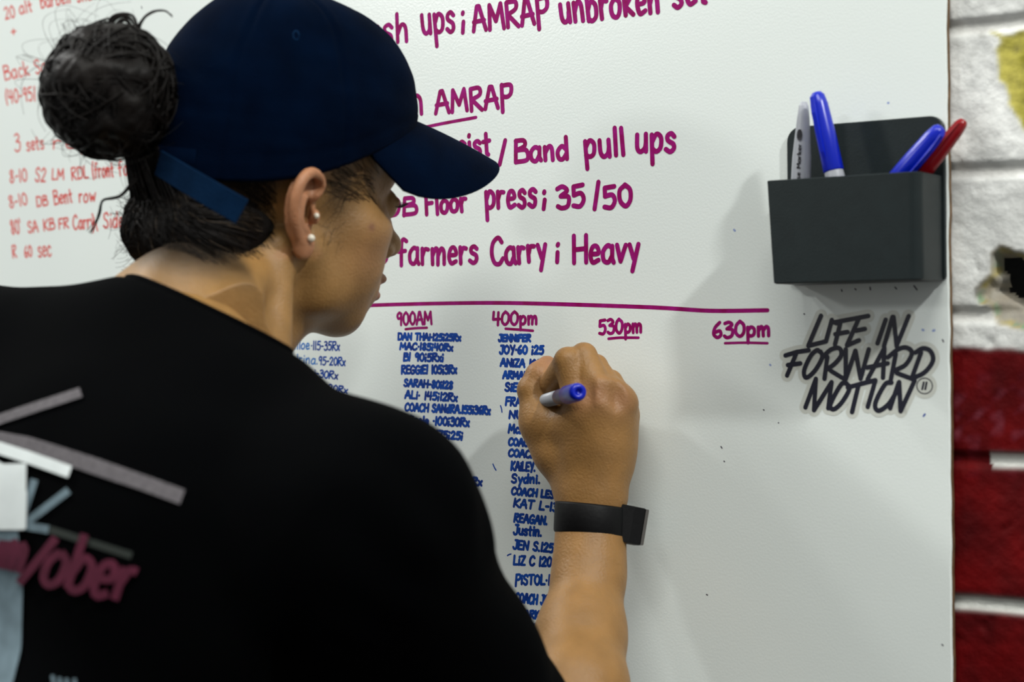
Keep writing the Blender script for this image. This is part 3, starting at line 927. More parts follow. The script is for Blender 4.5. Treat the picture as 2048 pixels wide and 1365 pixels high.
# ---- head and neck
def head_field():
    F = Field((-.105, -.155, -.235), (.105, .145, .135), .0016)
    F.ell((0, -.010, .038), (.0715, .092, .085), 0)
    F.ell((0, .040, .030), (.060, .050, .058), .02)
    F.ell((0, .036, -.035), (.055, .052, .066), .025)
    F.ell((0, .055, -.056), (.038, .038, .042), .02)
    for s in (-1, 1):
        F.chain([(s * .054, .004, -.038), (s * .047, .022, -.066), (s * .026, .055, -.083), (s * .008, .068, -.089)], [.016, .015, .0145, .0135], .018)
        F.ell((s * .046, .052, -.018), (.022, .026, .017), .02)
        F.ell((s * .039, .046, -.047), (.024, .030, .029), .02)
        F.cap((s * .010, .087, .020), (s * .043, .070, .022), .010, .009, .012)
        F.ell((s * .033, .096, .000), (.019, .019, .013), .014, 'sub')
    F.ell((0, .071, -.090), (.017, .014, .013), .012)
    # nose
    F.chain([(0, .086, .006), (0, .097, -.016), (0, .108, -.032)], [.008, .0082, .0095], .009)
    F.ell((0, .110, -.0345), (.0095, .0095, .0085), .006)
    for s in (-1, 1):
        F.ell((s * .0115, .098, -.0375), (.0068, .0095, .0068), .006)
        F.ell((s * .0058, .104, -.0455), (.0036, .0055, .004), .002, 'sub')
    # mouth
    F.ell((0, .081, -.066), (.026, .018, .019), .012)
    F.ell((0, .0985, -.0600), (.017, .0088, .0056), .003)
    F.ell((0, .0950, -.0735), (.0155, .0092, .0060), .003)
    F.cap((-.022, .0945, -.0672), (.022, .0945, -.0672), .0012, .0012, .003, 'sub')
    F.ell((0, .104, -.0672), (.016, .010, .0008), .002, 'sub')
    # eyelids round the eyeballs
    for s in (-1, 1):
        F.ell((s * .032, .0775, .000), (.0142, .0138, .0132), .004)
        F.ell((s * .0325, .0935, -.0028), (.0115, .0095, .0030), .001, 'sub')
        F.cap((s * .021, .0905, .004), (s * .042, .0865, .0035), .0026, .0022, .002)
    # neck
    for i, (pa, pb, ra, rb) in enumerate(((NECKP[0], NECKP[1], .054, .051), (NECKP[1], NECKP[2], .051, .058))):
        F.cap(toH(pa), toH(pb), ra, rb, .024)
    F.ell(toH(at(360, 620, 1.18)), (.036, .034, .040), .03)
    F.cap(toH(at(345, 645, 1.19)), toH(at(40, 775, 1.22)), .037, .050, .03)
    F.cap(toH(at(440, 745, 1.15)), toH(at(560, 915, 1.10)), .040, .050, .03)
    F.cap((.058, -.020, -.036), toH(at(556, 725, 1.20)), .0115, .0095, .010)
    F.cap((.052, -.036, -.050), toH(at(470, 660, 1.12)), .012, .013, .014)
    F.cap((.016, .018, -.080), toH(at(506, 708, 1.25)), .023, .024, .015)
    # ears
    for s in (-1, 1):
        e0 = np.array([s * .0705, -.006, -.0055])
        ex = np.array([0, 1.0, .10]); ex[0] = 0
        fw = np.array([-s * .28, .955, .08]); fw /= np.linalg.norm(fw)      # towards the face along the ear's plane
        up = np.array([s * .14, -.46, .90]); up -= fw * (up @ fw); up /= np.linalg.norm(up)
        nn = np.cross(fw, up) * s                                            # out from the head
        if nn[0] * s < 0: nn = -nn
        E = lambda a, b, c=0.0: e0 + fw * a * .87 + up * b * .86 + nn * c * .95
        F.ell(E(-.010, .002, .000), (.0155, .026, .0042), .004, rot=np.stack([fw, up, nn]))
        hel = [E(.002, .012, .004), E(.005, .022, .0062), E(-.001, .0305, .0075), E(-.011, .0325, .008), E(-.021, .026, .009), E(-.0265, .013, .009), E(-.026, -.001, .008), E(-.0205, -.014, .006), E(-.013, -.024, .004)]
        hel = [np.array(p) for p in catmull(hel, 3)]
        F.chain(hel, np.linspace(.0033, .0040, len(hel)) * np.where(np.arange(len(hel)) > 18, 1.05, 1.0), .0022)
        F.ell(E(-.0075, -.0285, .0040), (.0098, .0108, .0050), .004, rot=np.stack([fw, up, nn]))
        ant = catmull([E(-.009, .020, .0055), E(-.0165, .012, .007), E(-.0195, .001, .0075), E(-.016, -.010, .0065), E(-.009, -.0155, .0055)], 3)
        F.chain(list(ant), [.0030] * len(ant), .0028)
        F.ell(E(-.0085, -.001, .0030), (.0082, .0100, .0080), .002, 'sub', rot=np.stack([fw, up, nn]))
        F.ell(E(-.0070, .0205, .0072), (.0095, .0060, .0062), .002, 'sub', rot=np.stack([fw, up, nn]))
        F.ell(E(.0005, -.0045, .0060), (.0042, .0058, .0042), .003, rot=np.stack([fw, up, nn]))
        F.ell(E(-.0055, -.003, -.004), (.0040, .0050, .0110), .002, 'sub', rot=np.stack([fw, up, nn]))
        if s == 1:
            global EARPT
            EARPT = E
    # keep the lower end under the shirt
    return F


SKIN = np.array([.340, .184, .059])


def head_tone(P):
    """P in head coordinates"""
    C = np.tile(SKIN, (len(P), 1))
    x, y, z = P.T
    def blend(m, c):
        nonlocal C
        m = np.clip(m, 0, 1)[:, None]
        C = C * (1 - m) + np.array(c) * m
    # ears are redder
    ear = np.clip((np.abs(x) - .068) / .006, 0, 1) * np.clip((.040 - np.abs(z + .003)) / .006, 0, 1) * (y < .02) * (y > -.045)
    blend(ear * .75, (.52, .225, .12))
    blend(np.exp(-(((z + .067) / .0105) ** 2 + (x / .021) ** 2)) * (y > .088) * 1.2, (.34, .12, .10))
    blend(np.exp(-((y - .055) ** 2 + (z + .035) ** 2) / .0006) * .25, (.50, .24, .15))
    d = (x - MOLE[0]) ** 2 + (y - MOLE[1]) ** 2 + (z - MOLE[2]) ** 2
    blend(np.exp(-d / .0028 ** 2) * .8, (.20, .075, .05))
    # scalp under the hair: darker where hair grows
    hl = -.058 + .057 * np.clip((y + .060) / .032, 0, 1)
    back = np.clip((z - hl + .004) / .018, 0, 1) * np.clip((-.018 - y) / .014, 0, 1) * (1 - ear)
    blend(back * .85, (.085, .056, .030))
    deep = np.clip((-.048 - y) / .024, 0, 1) * np.clip((z - hl - .002) / .020, 0, 1)
    blend(deep * .95, (.012, .009, .007))
    temple = np.clip((z - .018 + .10 * np.maximum(0, .02 - y)) / .016, 0, 1) * (y < .062) * np.clip((y + .035) / .02, 0, 1) * (np.abs(x) < .0745) * (1 - ear)
    blend(temple * .55, (.11, .07, .04))
    side = np.exp(-((y - .022) / .013) ** 2) * np.clip((z + .028) / .03, 0, 1) * (np.abs(x) > .05) * (1 - ear)
    blend(side * .7, (.10, .065, .035))
    brow = np.exp(-(((z - .0225 - .05 * (np.abs(x) - .03)) / .0045) ** 2)) * (np.abs(x) > .012) * (np.abs(x) < .052) * (y > .06)
    blend(brow * .85, (.05, .03, .02))
    return C


EARPT = None
hf = head_field()
MOLE = np.array([.0680, .0495, -.0146])
HV, HQ = hf.nets()
HV = relax(HV, HQ, 1, .4)

# ---- right hand and forearm
D = on


def hand_field():
    F = Field((-.44, -.27, 1.02), (-.150, .0, 1.395), .0016)
    n = F
    wa, wb = D(1160, 1012, .045), D(1208, 1010, .043)
    F.chain([D(1182, 1000, .045), D(1181, 1080, .050), D(1178, 1150, .060), D(1162, 1270, .088), D(1154, 1385, .124), ELB], [.0240, .0242, .0256, .0318, .0360, .036], .014)
    mi, mm, mr, mp = D(1158, 795, .054), D(1196, 786, .055), D(1226, 792, .047), D(1246, 808, .036)
    # back of the hand
    for p, q, r in ((D(1160, 985, .046), mi, .0125), (D(1172, 985, .048), mm, .0125), (D(1200, 985, .046), mr, .0120), (D(1208, 985, .042), mp, .0112)):
        F.cap(p, q, .0148, r, .014)
    F.cap(D(1165, 900, .040), D(1215, 900, .036), .017, .015, .02)
    F.cap(D(1225, 930, .030), D(1246, 830, .022), .014, .013, .012)
    # thumb with the ball of the thumb
    F.chain([D(1150, 970, .042), D(1113, 905, .043), D(1082, 845, .046), D(1062, 782, .046)], [.016, .0165, .0140, .0108], .012)
    F.ell(D(1100, 860, .040), (.016, .014, .020), .012)
    F.chain([D(1062, 779, .0465), D(1078, 750, .041), D(1094, 733, .034)], [.0106, .0103, .0085], .003)
    F.cap(D(1082, 845, .046), D(1130, 850, .052), .011, .012, .012)
    # fingers
    F.chain([mi, D(1136, 723, .057)], [.0128, .0112], .0035)
    F.chain([D(1136, 723, .056), D(1104, 766, .044), D(1090, 786, .036)], [.0108, .0092, .0080], .0015)
    F.chain([mm, D(1168, 712, .047)], [.0125, .0104], .0016)
    F.chain([D(1167, 713, .048), D(1140, 770, .030), D(1112, 800, .020)], [.0104, .0090, .0080], .0015)
    F.chain([mr, D(1192, 733, .032)], [.0118, .0090], .0025)
    F.chain([D(1192, 733, .032), D(1168, 785, .021), D(1142, 812, .013)], [.0096, .0086, .0076], .0015)
    F.chain([mp, D(1222, 764, .023)], [.0112, .0090], .0016)
    F.chain([D(1222, 762, .025), D(1198, 806, .0135), D(1172, 828, .010)], [.0088, .0078, .0070], .0015)
    # knuckles
    for p, r in ((mi, .0108), (mm, .0108), (mr, .0100), (mp, .0096)):
        tow = (CAM - p) / np.linalg.norm(CAM - p)
        F.ell(p + tow * .0048, (r, r, r), .005)
    # tendon hollows between the knuckles
    for p, q in ((mi, mm), (mm, mr), (mr, mp)):
        c = (p + q) / 2; tow = (CAM - c) / np.linalg.norm(CAM - c)
        F.ell(c + tow * .0165 + np.array([0, 0, .004]), (.0045, .0045, .009), .008, 'sub')
    return F


def hand_tone(P):
    C = np.tile(SKIN * np.array([.98, .94, .90]), (len(P), 1))
    for px, d, rr, c, m in (((1196, 786), .07, .012, (.42, .19, .12), .4), ((1158, 795), .07, .012, (.42, .19, .12), .4), ((1246, 800), .05, .012, (.42, .19, .12), .35), ((1092, 735), .034, .016, (.50, .23, .15), .5)):
        q = np.exp(-((P - on(*px, d)) ** 2).sum(1) / rr ** 2)[:, None] * m
        C = C * (1 - q) + np.array(c) * q
    return C


hnd = hand_field()
PV, PQ = hnd.nets()
PV = relax(PV, PQ, 1, .4)

# ---- rest of the body, mostly under the clothes
bf = Field((SPN[0] - .36, -.75, .70), (SPN[0] + .36, -.02, 1.50), .007)
torso(bf, -.007)
bf.cap(NB + np.array([0, -.02, -.02]), SPN, .045, .06, .03)
bf.cap(LEL, LWR, .036, .024, .02)
lh = LWR + (LWR - LEL) / np.linalg.norm(LWR - LEL) * .05
bf.cap(LWR, lh, .024, .026, .015)
for k_ in range(4):
    o_ = np.array([-.030 + .018 * k_, 0, .004 * k_])
    d_ = (LWR - LEL) / np.linalg.norm(LWR - LEL)
    bf.cap(lh + o_ * .8, lh + o_ + d_ * .045, .010, .009, .006)
    bf.cap(lh + o_ + d_ * .045, lh + o_ + d_ * (.062 + .006 * (k_ in (1, 2))) + np.array([0, .004, -.024]), .009, .008, .002)
bf.cap(lh + np.array([.02, 0, -.01]), lh + np.array([.045, .025, .0]), .012, .010, .008)
for s_ in (-1, 1):
    bf.cap(PEL + np.array([s_ * .08, 0, -.06]), PEL + np.array([s_ * .085, .01, -.17]), .075, .07, .03)
BV, BQ = bf.nets()
BV = relax(BV, BQ, 2)

person = empty('person', (PEL[0], PEL[1], 0.0), 'person in navy cap and black printed t-shirt, seen from behind, writing on the whiteboard', 'person')
WHV = HS(HV)
bodyV = np.concatenate([WHV, PV, BV])
bodyQ = np.concatenate([HQ, PQ + len(WHV), BQ + len(WHV) + len(PV)])
me = mesh_of('body', bodyV, bodyQ)
tone = np.concatenate([head_tone(HV), hand_tone(PV), np.tile(SKIN, (len(BV), 1))])
add_skin_colour(me, bodyV, lambda V: tone)
body = link('body', me, M['skin'], person)

# ---- black t-shirt
sf = Field((SPN[0] - .36, -.75, .76), (SPN[0] + .40, -.06, 1.53), .0042)
torso(sf, .0045)
fold = [((620, 1010), (870, 1250), 1.0, .0045), ((540, 1090), (760, 1330), 1.0, .004), ((860, 940), (985, 1130), 1.05, .004), ((700, 930), (930, 1180), .98, .003), ((470, 1000), (560, 1300), 1.0, .003)]
c1, c2, c3 = at(196, 541, 1.215), at(400, 597, 1.065), at(570, 706, 1.135)
cn = np.cross(c2 - c1, c3 - c1); cn /= np.linalg.norm(cn)
if cn[2] < 0: cn = -cn
sf.halfspace(c1, cn, lo=(SPN[0] - .17, -.6, 1.30), hi=(SPN[0] + .2, -.06, 1.55))
ax_ = (ELB - RSH) / np.linalg.norm(ELB - RSH)
sf.halfspace(RSH + ax_ * .235, ax_, lo=(RSH[0] - .09, RSH[1] + .06, .95), hi=(RSH[0] + .12, -.06, 1.30))
axl = (LEL - LSH) / np.linalg.norm(LEL - LSH)
sf.halfspace(LSH + axl * .2, axl, lo=(LSH[0] - .2, -.6, .95), hi=(LSH[0] + .014, -.06, 1.24))
sf.halfspace((0, 0, .83), (0, 0, -1))
TV, TQ = sf.nets()
TV = relax(TV, TQ, 2)
# soft folds across the back and sleeve
tm = mesh_of('t_shirt', TV, TQ)
nrm = np.zeros(len(TV) * 3, dtype=np.float32); tm.vertices.foreach_get('normal', nrm); nrm = nrm.reshape(-1, 3)
sag = np.zeros(len(TV))
for (pa, pb, Z, amp) in fold:
    A, B_ = at(*pa, Z), at(*pb, Z)
    ba = B_ - A
    t = np.clip(((TV - A) @ ba) / (ba @ ba), 0, 1)
    dd = np.linalg.norm(TV - A - t[:, None] * ba, axis=1)
    sag += amp * np.exp(-(dd / .013) ** 2) * np.sin(math.pi * np.clip(t, .02, .98)) - amp * .6 * np.exp(-((dd - .024) / .012) ** 2) * np.sin(math.pi * np.clip(t, .02, .98))
sag += .0016 * noise3(TV, 77, 9, 2) * np.clip((1.40 - TV[:, 2]) / .08, 0, 1)
TV = TV + nrm * sag[:, None]
tm = mesh_of('t_shirt', TV, TQ)
shirt = link('t_shirt', tm, M['black'], person)

# collar rib: a band following the cut edge
bv = BVHTree.FromPolygons([tuple(v) for v in TV.tolist()], [tuple(q) for q in TQ.tolist()])
cc_ = (c1 + c3) / 2 + np.array([.0, .01, 0])
u1 = (c3 - c1) / np.linalg.norm(c3 - c1); u2 = np.cross(cn, u1)
loop = []
for k in range(72):
    a = 2 * math.pi * k / 72
    d = math.cos(a) * u1 + math.sin(a) * u2
    hit = bv.ray_cast(Vector(cc_ - cn * .004 + d * .4), Vector(-d), .45)
    if hit[0] is not None:
        loop.append(np.array(hit[0]))
loop = np.array(loop)
for _ in range(3):
    loop = .5 * loop + .25 * np.roll(loop, 1, 0) + .25 * np.roll(loop, -1, 0)
prof_c = [(.0006, .0035), (.0024, .002), (.0026, -.004), (.0016, -.011), (-.001, -.0125), (-.004, -.006), (-.003, .002)]
Vc = []
ctr = loop.mean(0)
for p in loop:
    o = p - ctr; o -= cn * (o @ cn); o /= np.linalg.norm(o)
    for (oo, hh) in prof_c:
        Vc.append(p + o * (oo - hh * .12) + cn * hh)
Fc = grid_faces(len(loop) + 1, len(prof_c), True)
Fc = [tuple(i % len(Vc) for i in f) for f in Fc]
link('collar', mesh_of('collar', Vc, Fc), M['black'], shirt)


def decal(name, mat, strokes, widths, off):
    """printed shapes lying on the shirt: strokes in photo pixels with widths in pixels"""
    Vs, Fs = [], []
    for P, wd in zip(strokes, widths):
        P = np.asarray(P, dtype=float)
        seg = np.linalg.norm(np.diff(P, axis=0), axis=1)
        s = np.concatenate([[0], np.cumsum(seg)])
        n = max(3, int(s[-1] / 7) + 1)
        t = np.linspace(0, s[-1], n)
        Q = np.stack([np.interp(t, s, P[:, i]) for i in (0, 1)], 1)
        W = np.interp(t, np.linspace(0, s[-1], len(wd)), wd) if not np.isscalar(wd) else np.full(n, wd)
        T = np.gradient(Q, axis=0); T /= np.linalg.norm(T, axis=1)[:, None] + 1e-9
        N = np.stack([-T[:, 1], T[:, 0]], 1)
        b = len(Vs); m = 5
        ok = True
        for i in range(n):
            for j in range(m):
                q = Q[i] + N[i] * W[i] * (j / (m - 1) - .5)
                r = ray(*q); r = r / np.linalg.norm(r)
                h = bv.ray_cast(Vector(CAM), Vector(r), 4)
                if h[0] is None:
                    h = (Vector(CAM + r * 1.0), Vector(-r))
                nv = np.array(h[1]); nv = nv if nv @ r < 0 else -nv
                Vs.append(np.array(h[0]) + nv * off)
        for i in range(n - 1):
            for j in range(m - 1):
                Fs.append((b + i * m + j, b + i * m + j + 1, b + (i + 1) * m + j + 1, b + (i + 1) * m + j))
    link(name, mesh_of(name, Vs, Fs), M[mat], shirt)


bv = BVHTree.FromPolygons([tuple(v) for v in TV.tolist()], [tuple(q) for q in TQ.tolist()])
decal('grey_print', 'printgrey', [[(-60, 872), (0, 878), (60, 890), (180, 930), (290, 968), (366, 996)], [(-60, 870), (0, 842), (80, 815), (164, 788)]], [[26, 27, 30, 32, 30, 30], 19], .0016)
decal('white_print', 'printwhite', [[(-60, 890), (0, 897), (60, 916), (145, 946)], [(-80, 980), (5, 980), (8, 1060)], [(12, 930), (14, 1000), (14, 1060)]], [24, [110, 110, 100], [92, 88, 80]], .0022)
decal('slate_print', 'printteal', [[(72, 960), (46, 1040)], [(140, 982), (58, 1044)], [(14, 1062), (16, 1180), (18, 1300), (4, 1400)], [(40, 1050), (100, 1060)]], [15, 15, [50, 66, 56, 30], 16], .0012)
decal('dim_print', 'printdim', [[(95, 1058), (140, 1072), (265, 1112)]], [15], .0009)
um = []
for t, a, b, c in (('um', (-28, 1126), (48, 1146), 92), ('/', (46, 1160), (92, 1170), 92), ('ober', (86, 1164), (262, 1206), 112)):
    um += layout(t, a, b, c, .12, 6, 1)
decal('maroon_lettering', 'printmaroon', um, [17] * len(um), .0028)
hh_ = [[(108, 1352), (116, 1400)], [(122, 1356), (128, 1400)], [(136, 1358), (142, 1400)], [(152, 1358), (156, 1400)]]
decal('slate_print', 'printteal', hh_, [7] * 4, .0016)

# ---- legs, out of the frame below
lf = Field((PEL[0] - .26, PEL[1] - .2, .06), (PEL[0] + .26, PEL[1] + .24, .98), .008)
lf.ell(PEL + np.array([0, 0, -.02]), (.158, .115, .11), 0)
for s_ in (-1, 1):
    lf.chain([PEL + np.array([s_ * .085, 0, -.08]), PEL + np.array([s_ * .095, .03, -.42]), PEL + np.array([s_ * .10, .0, -.60]), PEL + np.array([s_ * .10, -.01, -.79])], [.088, .058, .052, .036], .03)
LV, LQ = lf.nets()
link('leggings', mesh_of('leggings', relax(LV, LQ, 2), LQ), M['denim'], person)
for s_ in (-1, 1):
    sh = Field((PEL[0] + s_ * .10 - .09, PEL[1] - .14, -.002), (PEL[0] + s_ * .10 + .09, PEL[1] + .24, .16), .006)
    c_ = np.array([PEL[0] + s_ * .10, PEL[1], 0])
    sh.ell(c_ + np.array([0, .10, .035]), (.045, .10, .042), 0)
    sh.ell(c_ + np.array([0, -.02, .045]), (.038, .065, .055), .03)
    sh.cap(c_ + np.array([0, -.01, .06]), c_ + np.array([0, -.01, .11]), .046, .044, .02)
    sh.halfspace(c_ + np.array([0, 0, .004]), (0, 0, -1))
    SV, SQ = sh.nets()
    link('shoe', mesh_of('shoe', relax(SV, SQ, 1), SQ), M['shoe'], person)

# ---- cap
def rim_z(t):
    c = np.cos(t)
    return .024 + .027 * c + .009 * c * c + .003 * np.maximum(c, 0)


def rim_r(t):
    return 1.0 / np.sqrt((np.sin(t) / .0800) ** 2 + (np.cos(t) / np.where(np.cos(t) > 0, .1080, .1035)) ** 2)


CTOP = .147


def crown_pt(t, q, off=0.0):
    """t azimuth from the front (towards the right ear), q 0 rim .. 1 top"""
    ph = q * math.pi / 2
    rr = np.cos(ph) ** .84
    zz = np.sin(ph) ** 1.02
    bul = 1 + .035 * np.sin(ph * 2)
    R = (rim_r(t) + off) * rr * bul
    z0 = rim_z(t)
    sl = -.006 * zz * (1 - rr)
    return np.stack([R * np.sin(t), R * np.cos(t) + sl, z0 + (CTOP + off - z0) * zz], -1)


nt_, nq_ = 192, 60
tt = np.arange(nt_) * 2 * math.pi / nt_
Vc = []
for i in range(nq_):
    q = i / (nq_ - 1) * .997
    P = crown_pt(tt, np.full(nt_, q))
    seam = np.zeros(nt_)
    for k in range(6):
        d = np.abs((tt - math.radians(22 + 60 * k) + math.pi) % (2 * math.pi) - math.pi) * (np.linalg.norm(P[:, :2], axis=1) + 1e-6)
        seam += -.0011 * np.exp(-(d / .0016) ** 2) + .0005 * np.exp(-((d - .0045) / .002) ** 2)
    wr = (.0012 * noise3(P * np.array([1, 1, 1.6]), 90, 12, 2) + .0012 * noise3(P * np.array([.5, .5, 2.6]), 93, 16, 2) * max(0, 1 - q * 1.6)) * np.clip(q * 6, 0, 1)
    n = P - np.array([0, 0, .03]); n /= np.linalg.norm(n, axis=1)[:, None]
    edge = .0006 * np.exp(-((q - .085) / .012) ** 2)
    Vc.append(P + n * (seam * min(1, (1 - q) * 6 + .1) + wr - edge)[:, None])
Vc = np.concatenate(Vc)
Fc = []
for i in range(nq_ - 1):
    for j in range(nt_):
        tm_ = (tt[j] + .5 * 2 * math.pi / nt_) - math.pi
        zq = Vc[i * nt_ + j][2] - rim_z(tt[j])
        if abs(tm_) < .02 and zq < .03:
            continue
        Fc.append((i * nt_ + j, i * nt_ + (j + 1) % nt_, (i + 1) * nt_ + (j + 1) % nt_, (i + 1) * nt_ + j))
Fc.append(tuple((nq_ - 1) * nt_ + j for j in range(nt_)))
cmesh = mesh_of('cap', HS(Vc), Fc)
capo = link('cap', cmesh, M['navy'], person)
md = capo.modifiers.new('thick', 'SOLIDIFY'); md.thickness = .0016; md.offset = -1
# brim
bs, bu = 49, 18
Vc = []
for i in range(bs):
    s_ = -1 + 2 * i / (bs - 1)
    t = s_ * math.radians(62)
    base = np.array([rim_r(t) * math.sin(t), rim_r(t) * math.cos(t), rim_z(t)])
    ln = BRIM_L * (1 - abs(s_) ** 2.6) ** .55 + .001
    sp = np.array([math.sin(t) * .30, 1.0, 0]); sp /= np.linalg.norm(sp)
    for j in range(bu):
        u_ = j / (bu - 1)
        p = base + sp * ln * u_
        p[2] += -BRIM_DROP * ln * u_ - .006 * u_ * u_ * (ln / BRIM_L) - BRIM_CURVE * (s_ ** 2) * u_ * (ln / BRIM_L) ** .5 + .003 * math.cos(s_ * 1.5) * (1 - u_)
        p[1] -= .003 * (1 - u_)
        Vc.append(p)
br = link('brim', mesh_of('brim', HS(Vc), grid_faces(bs, bu)), M['navy'], capo)
md = br.modifiers.new('thick', 'SOLIDIFY'); md.thickness = .0034; md.offset = 0
md = br.modifiers.new('round', 'BEVEL'); md.width = .0012; md.segments = 3
# stitching along the seams and round the rim, eyelets, button
st = []
for k in range(6):
    for dt in (-.0042, .0042):
        qs = np.linspace(.02, .93, 40)
        r0 = np.array([np.linalg.norm(crown_pt(np.array([math.radians(22 + 60 * k)]), np.array([q]))[0, :2]) for q in qs])
        st.append(HS(crown_pt(math.radians(22 + 60 * k) + dt / np.maximum(r0, .012), qs, .0003)))
for q in (.045, .11):
    a0 = np.linspace(math.pi + .52, 3 * math.pi - .52, 120)
    st.append(HS(crown_pt(a0, np.full(120, q), .0002)))
Vt, Ft = tubes(st, [.00042] * len(st), 4, 1)
link('stitching', mesh_of('stitching', Vt, Ft), M['navy'], capo)
for k in range(6):
    t0, q0 = math.radians(60 * k - 8), .55
    lp = HS(crown_pt(t0 + .036 * np.cos(np.linspace(0, 2 * math.pi, 17)), q0 + .022 * np.sin(np.linspace(0, 2 * math.pi, 17)), .0006))
    Vt, Ft = tubes([lp], [.00105], 6, 1)
    link('eyelet', mesh_of('eyelet', Vt, Ft), M['navyedge'], capo)
V, Fc = lathe([(.0001, .0045), (.005, .0035), (.0075, .001), (.0078, -.002)][::-1], 20)
link('button', mesh_of('button', HS(crown_pt(np.array([0.]), np.array([.999]))[0] + V), Fc), M['navy'], capo)
# adjuster strap with its loose end
sp_ = catmull([toH(at(*STRAP0, STRAPZ[0])), toH(at(*STRAP1, STRAPZ[1])), toH(at(*STRAP2, STRAPZ[2]))], 12)
Vs = []
for i in range(len(sp_)):
    t = np.gradient(sp_, axis=0)[i]; t /= np.linalg.norm(t)
    o = sp_[i] - np.array([0, -.02, sp_[i][2]]); o -= t * (o @ t); o /= np.linalg.norm(o)
    wv = np.cross(t, o)
    for a, b in ((-1, -1), (-1.06, 0), (-1, 1), (1, 1), (1.06, 0), (1, -1)):
        Vs.append(sp_[i] + wv * a * .0087 + o * b * .0011)
Fc = grid_faces(len(sp_), 6, True) + [tuple(range(6)), tuple(range(len(Vs) - 6, len(Vs)))]
link('strap', mesh_of('strap', HS(Vs), Fc), M['navyedge'], capo, smooth=False)
lsp = []
tb = np.linspace(math.pi + .5, math.pi - .5, 20)
Vs = []
for t in tb:
    for (a, b) in ((.0, .0004), (.016, .0004), (.016, .0024), (.0, .0024)):
        P = crown_pt(np.array([t]), np.array([a / .16]), b)[0]
        Vs.append(P)
link('back_band', mesh_of('back_band', HS(Vs), grid_faces(20, 4, True)), M['navy'], capo)

# ---- hair: a gathered mass at the nape, the bun, loose strands
hfld = Field((-.09, -.165, -.10), (.09, .06, .07), .0022)
hfld.ell((.003, -.048, -.026), (.0600, .053, .042), 0)
hfld.ell((.006, -.067, -.037), (.050, .040, .032), .015)
hfld.ell((0, -.110, .046), (.017, .030, .017), .01)
hfld.ell((.0, -.0, .035), (.0725, .090, .026), .01)
hfld.halfspace((0, .0, .012), (0, .93, -.36))
GV, GQ = hfld.nets()
GV = relax(GV, GQ, 2)
dn = GV - np.array([0, -.045, .0]); dn /= np.linalg.norm(dn, axis=1)[:, None]
GV = GV + dn * (.0016 * noise3(GV * np.array([1.6, .6, .5]), 70, 46, 2))[:, None]
hairo = link('hair', mesh_of('hair', HS(GV), GQ), M['hair'], person)

BC = np.array([0, -.134, .0600]); BUNZ = (HS(BC) - CAM) @ CF
bfld = Field(BC - .075, BC + .075, .0022)
bfld.ell(BC, (BUNR * .93, BUNR * .95, BUNR * .98), 0)
bfld.cap(BC, (0, -.088, .050), BUNR * .66, .020, .015)
for k in range(26):
    d = RNG.normal(size=3); d /= np.linalg.norm(d)
    bfld.ell(BC + d * BUNR * .72, (BUNR * .36,) * 3, .008)
UV, UQ = bfld.nets()
UV = relax(UV, UQ, 1)
dn = UV - BC; dn /= np.linalg.norm(dn, axis=1)[:, None]
UV = UV + dn * (.0022 * noise3(UV, 72, 55, 2))[:, None]
bun = link('hair_bun', mesh_of('hair_bun', HS(UV), UQ), M['hair'], person)
cur = []
for k in range(420):
    a, b = RNG.normal(size=3), RNG.normal(size=3)
    a /= np.linalg.norm(a); b -= a * (a @ b); b /= np.linalg.norm(b)
    r = BUNR * RNG.uniform(.92, 1.06)
    th = np.linspace(0, RNG.uniform(1.2, 3.2), 22)
    P = BC + r * (np.cos(th)[:, None] * a + np.sin(th)[:, None] * b)
    P = P + .0016 * np.stack([np.sin(th * 5 + k), np.cos(th * 4 + k), np.sin(th * 6 + 2 * k)], 1)
    cur.append(HS(P))
fly = []
for k in range(110):
    d = RNG.normal(size=3); d /= np.linalg.norm(d)
    if d[1] > .3: d[1] *= -1
    t1 = np.cross(d, RNG.normal(size=3)); t1 /= np.linalg.norm(t1)
    th = np.linspace(0, 1, 16)
    hgt = RNG.uniform(.004, .024)
    P = BC + d * BUNR * .95 + (d[None, :] * (np.sin(th * math.pi) * hgt)[:, None]) + t1 * (th * RNG.uniform(.015, .05))[:, None]
    fly.append(HS(P))
Vt, Ft = tubes(cur + fly, [RNG.uniform(.0006, .0013) for _ in cur] + [RNG.uniform(.00009, .00020) for _ in fly], 4, .6)
link('curls', mesh_of('curls', Vt, Ft), M['hair'], bun)


def pxstrand(pts, Z, n=6):
    return catmull([at(x, y, Z + (p[0] if p else 0)) for x, y, *p in pts], n)


big = [pxstrand([(180, 120), (125, 130), (92, 165), (80, 195), (92, 225)], BUNZ), pxstrand([(190, 135), (130, 150), (100, 180), (92, 215), (105, 245)], BUNZ),
       pxstrand([(222, 75), (224, 45), (245, 32), (266, 44), (272, 80)], BUNZ), pxstrand([(226, 80), (232, 52), (248, 40), (262, 52), (266, 84)], BUNZ), pxstrand([(218, 85), (220, 40), (246, 28), (270, 38), (278, 90)], BUNZ),
       pxstrand([(275, 70), (285, 40), (305, 24), (330, 22), (345, 34)], BUNZ), pxstrand([(270, 80), (278, 48), (300, 28), (325, 21), (344, 30)], BUNZ),
       pxstrand([(215, 45), (180, 58), (150, 85), (130, 110)], BUNZ), pxstrand([(218, 36), (185, 48), (150, 74), (122, 104), (124, 96)], BUNZ)]
tail = [pxstrand([(285, 345), (262, 372), (238, 394), (207, 400), (198, 425), (190, 450), (178, 466)], 1.2), pxstrand([(285, 350), (258, 378), (232, 396), (206, 402), (200, 428), (190, 452), (182, 468)], 1.2),
        pxstrand([(285, 340), (262, 366), (240, 390), (212, 398), (201, 412), (192, 440), (173, 462)], 1.2)]
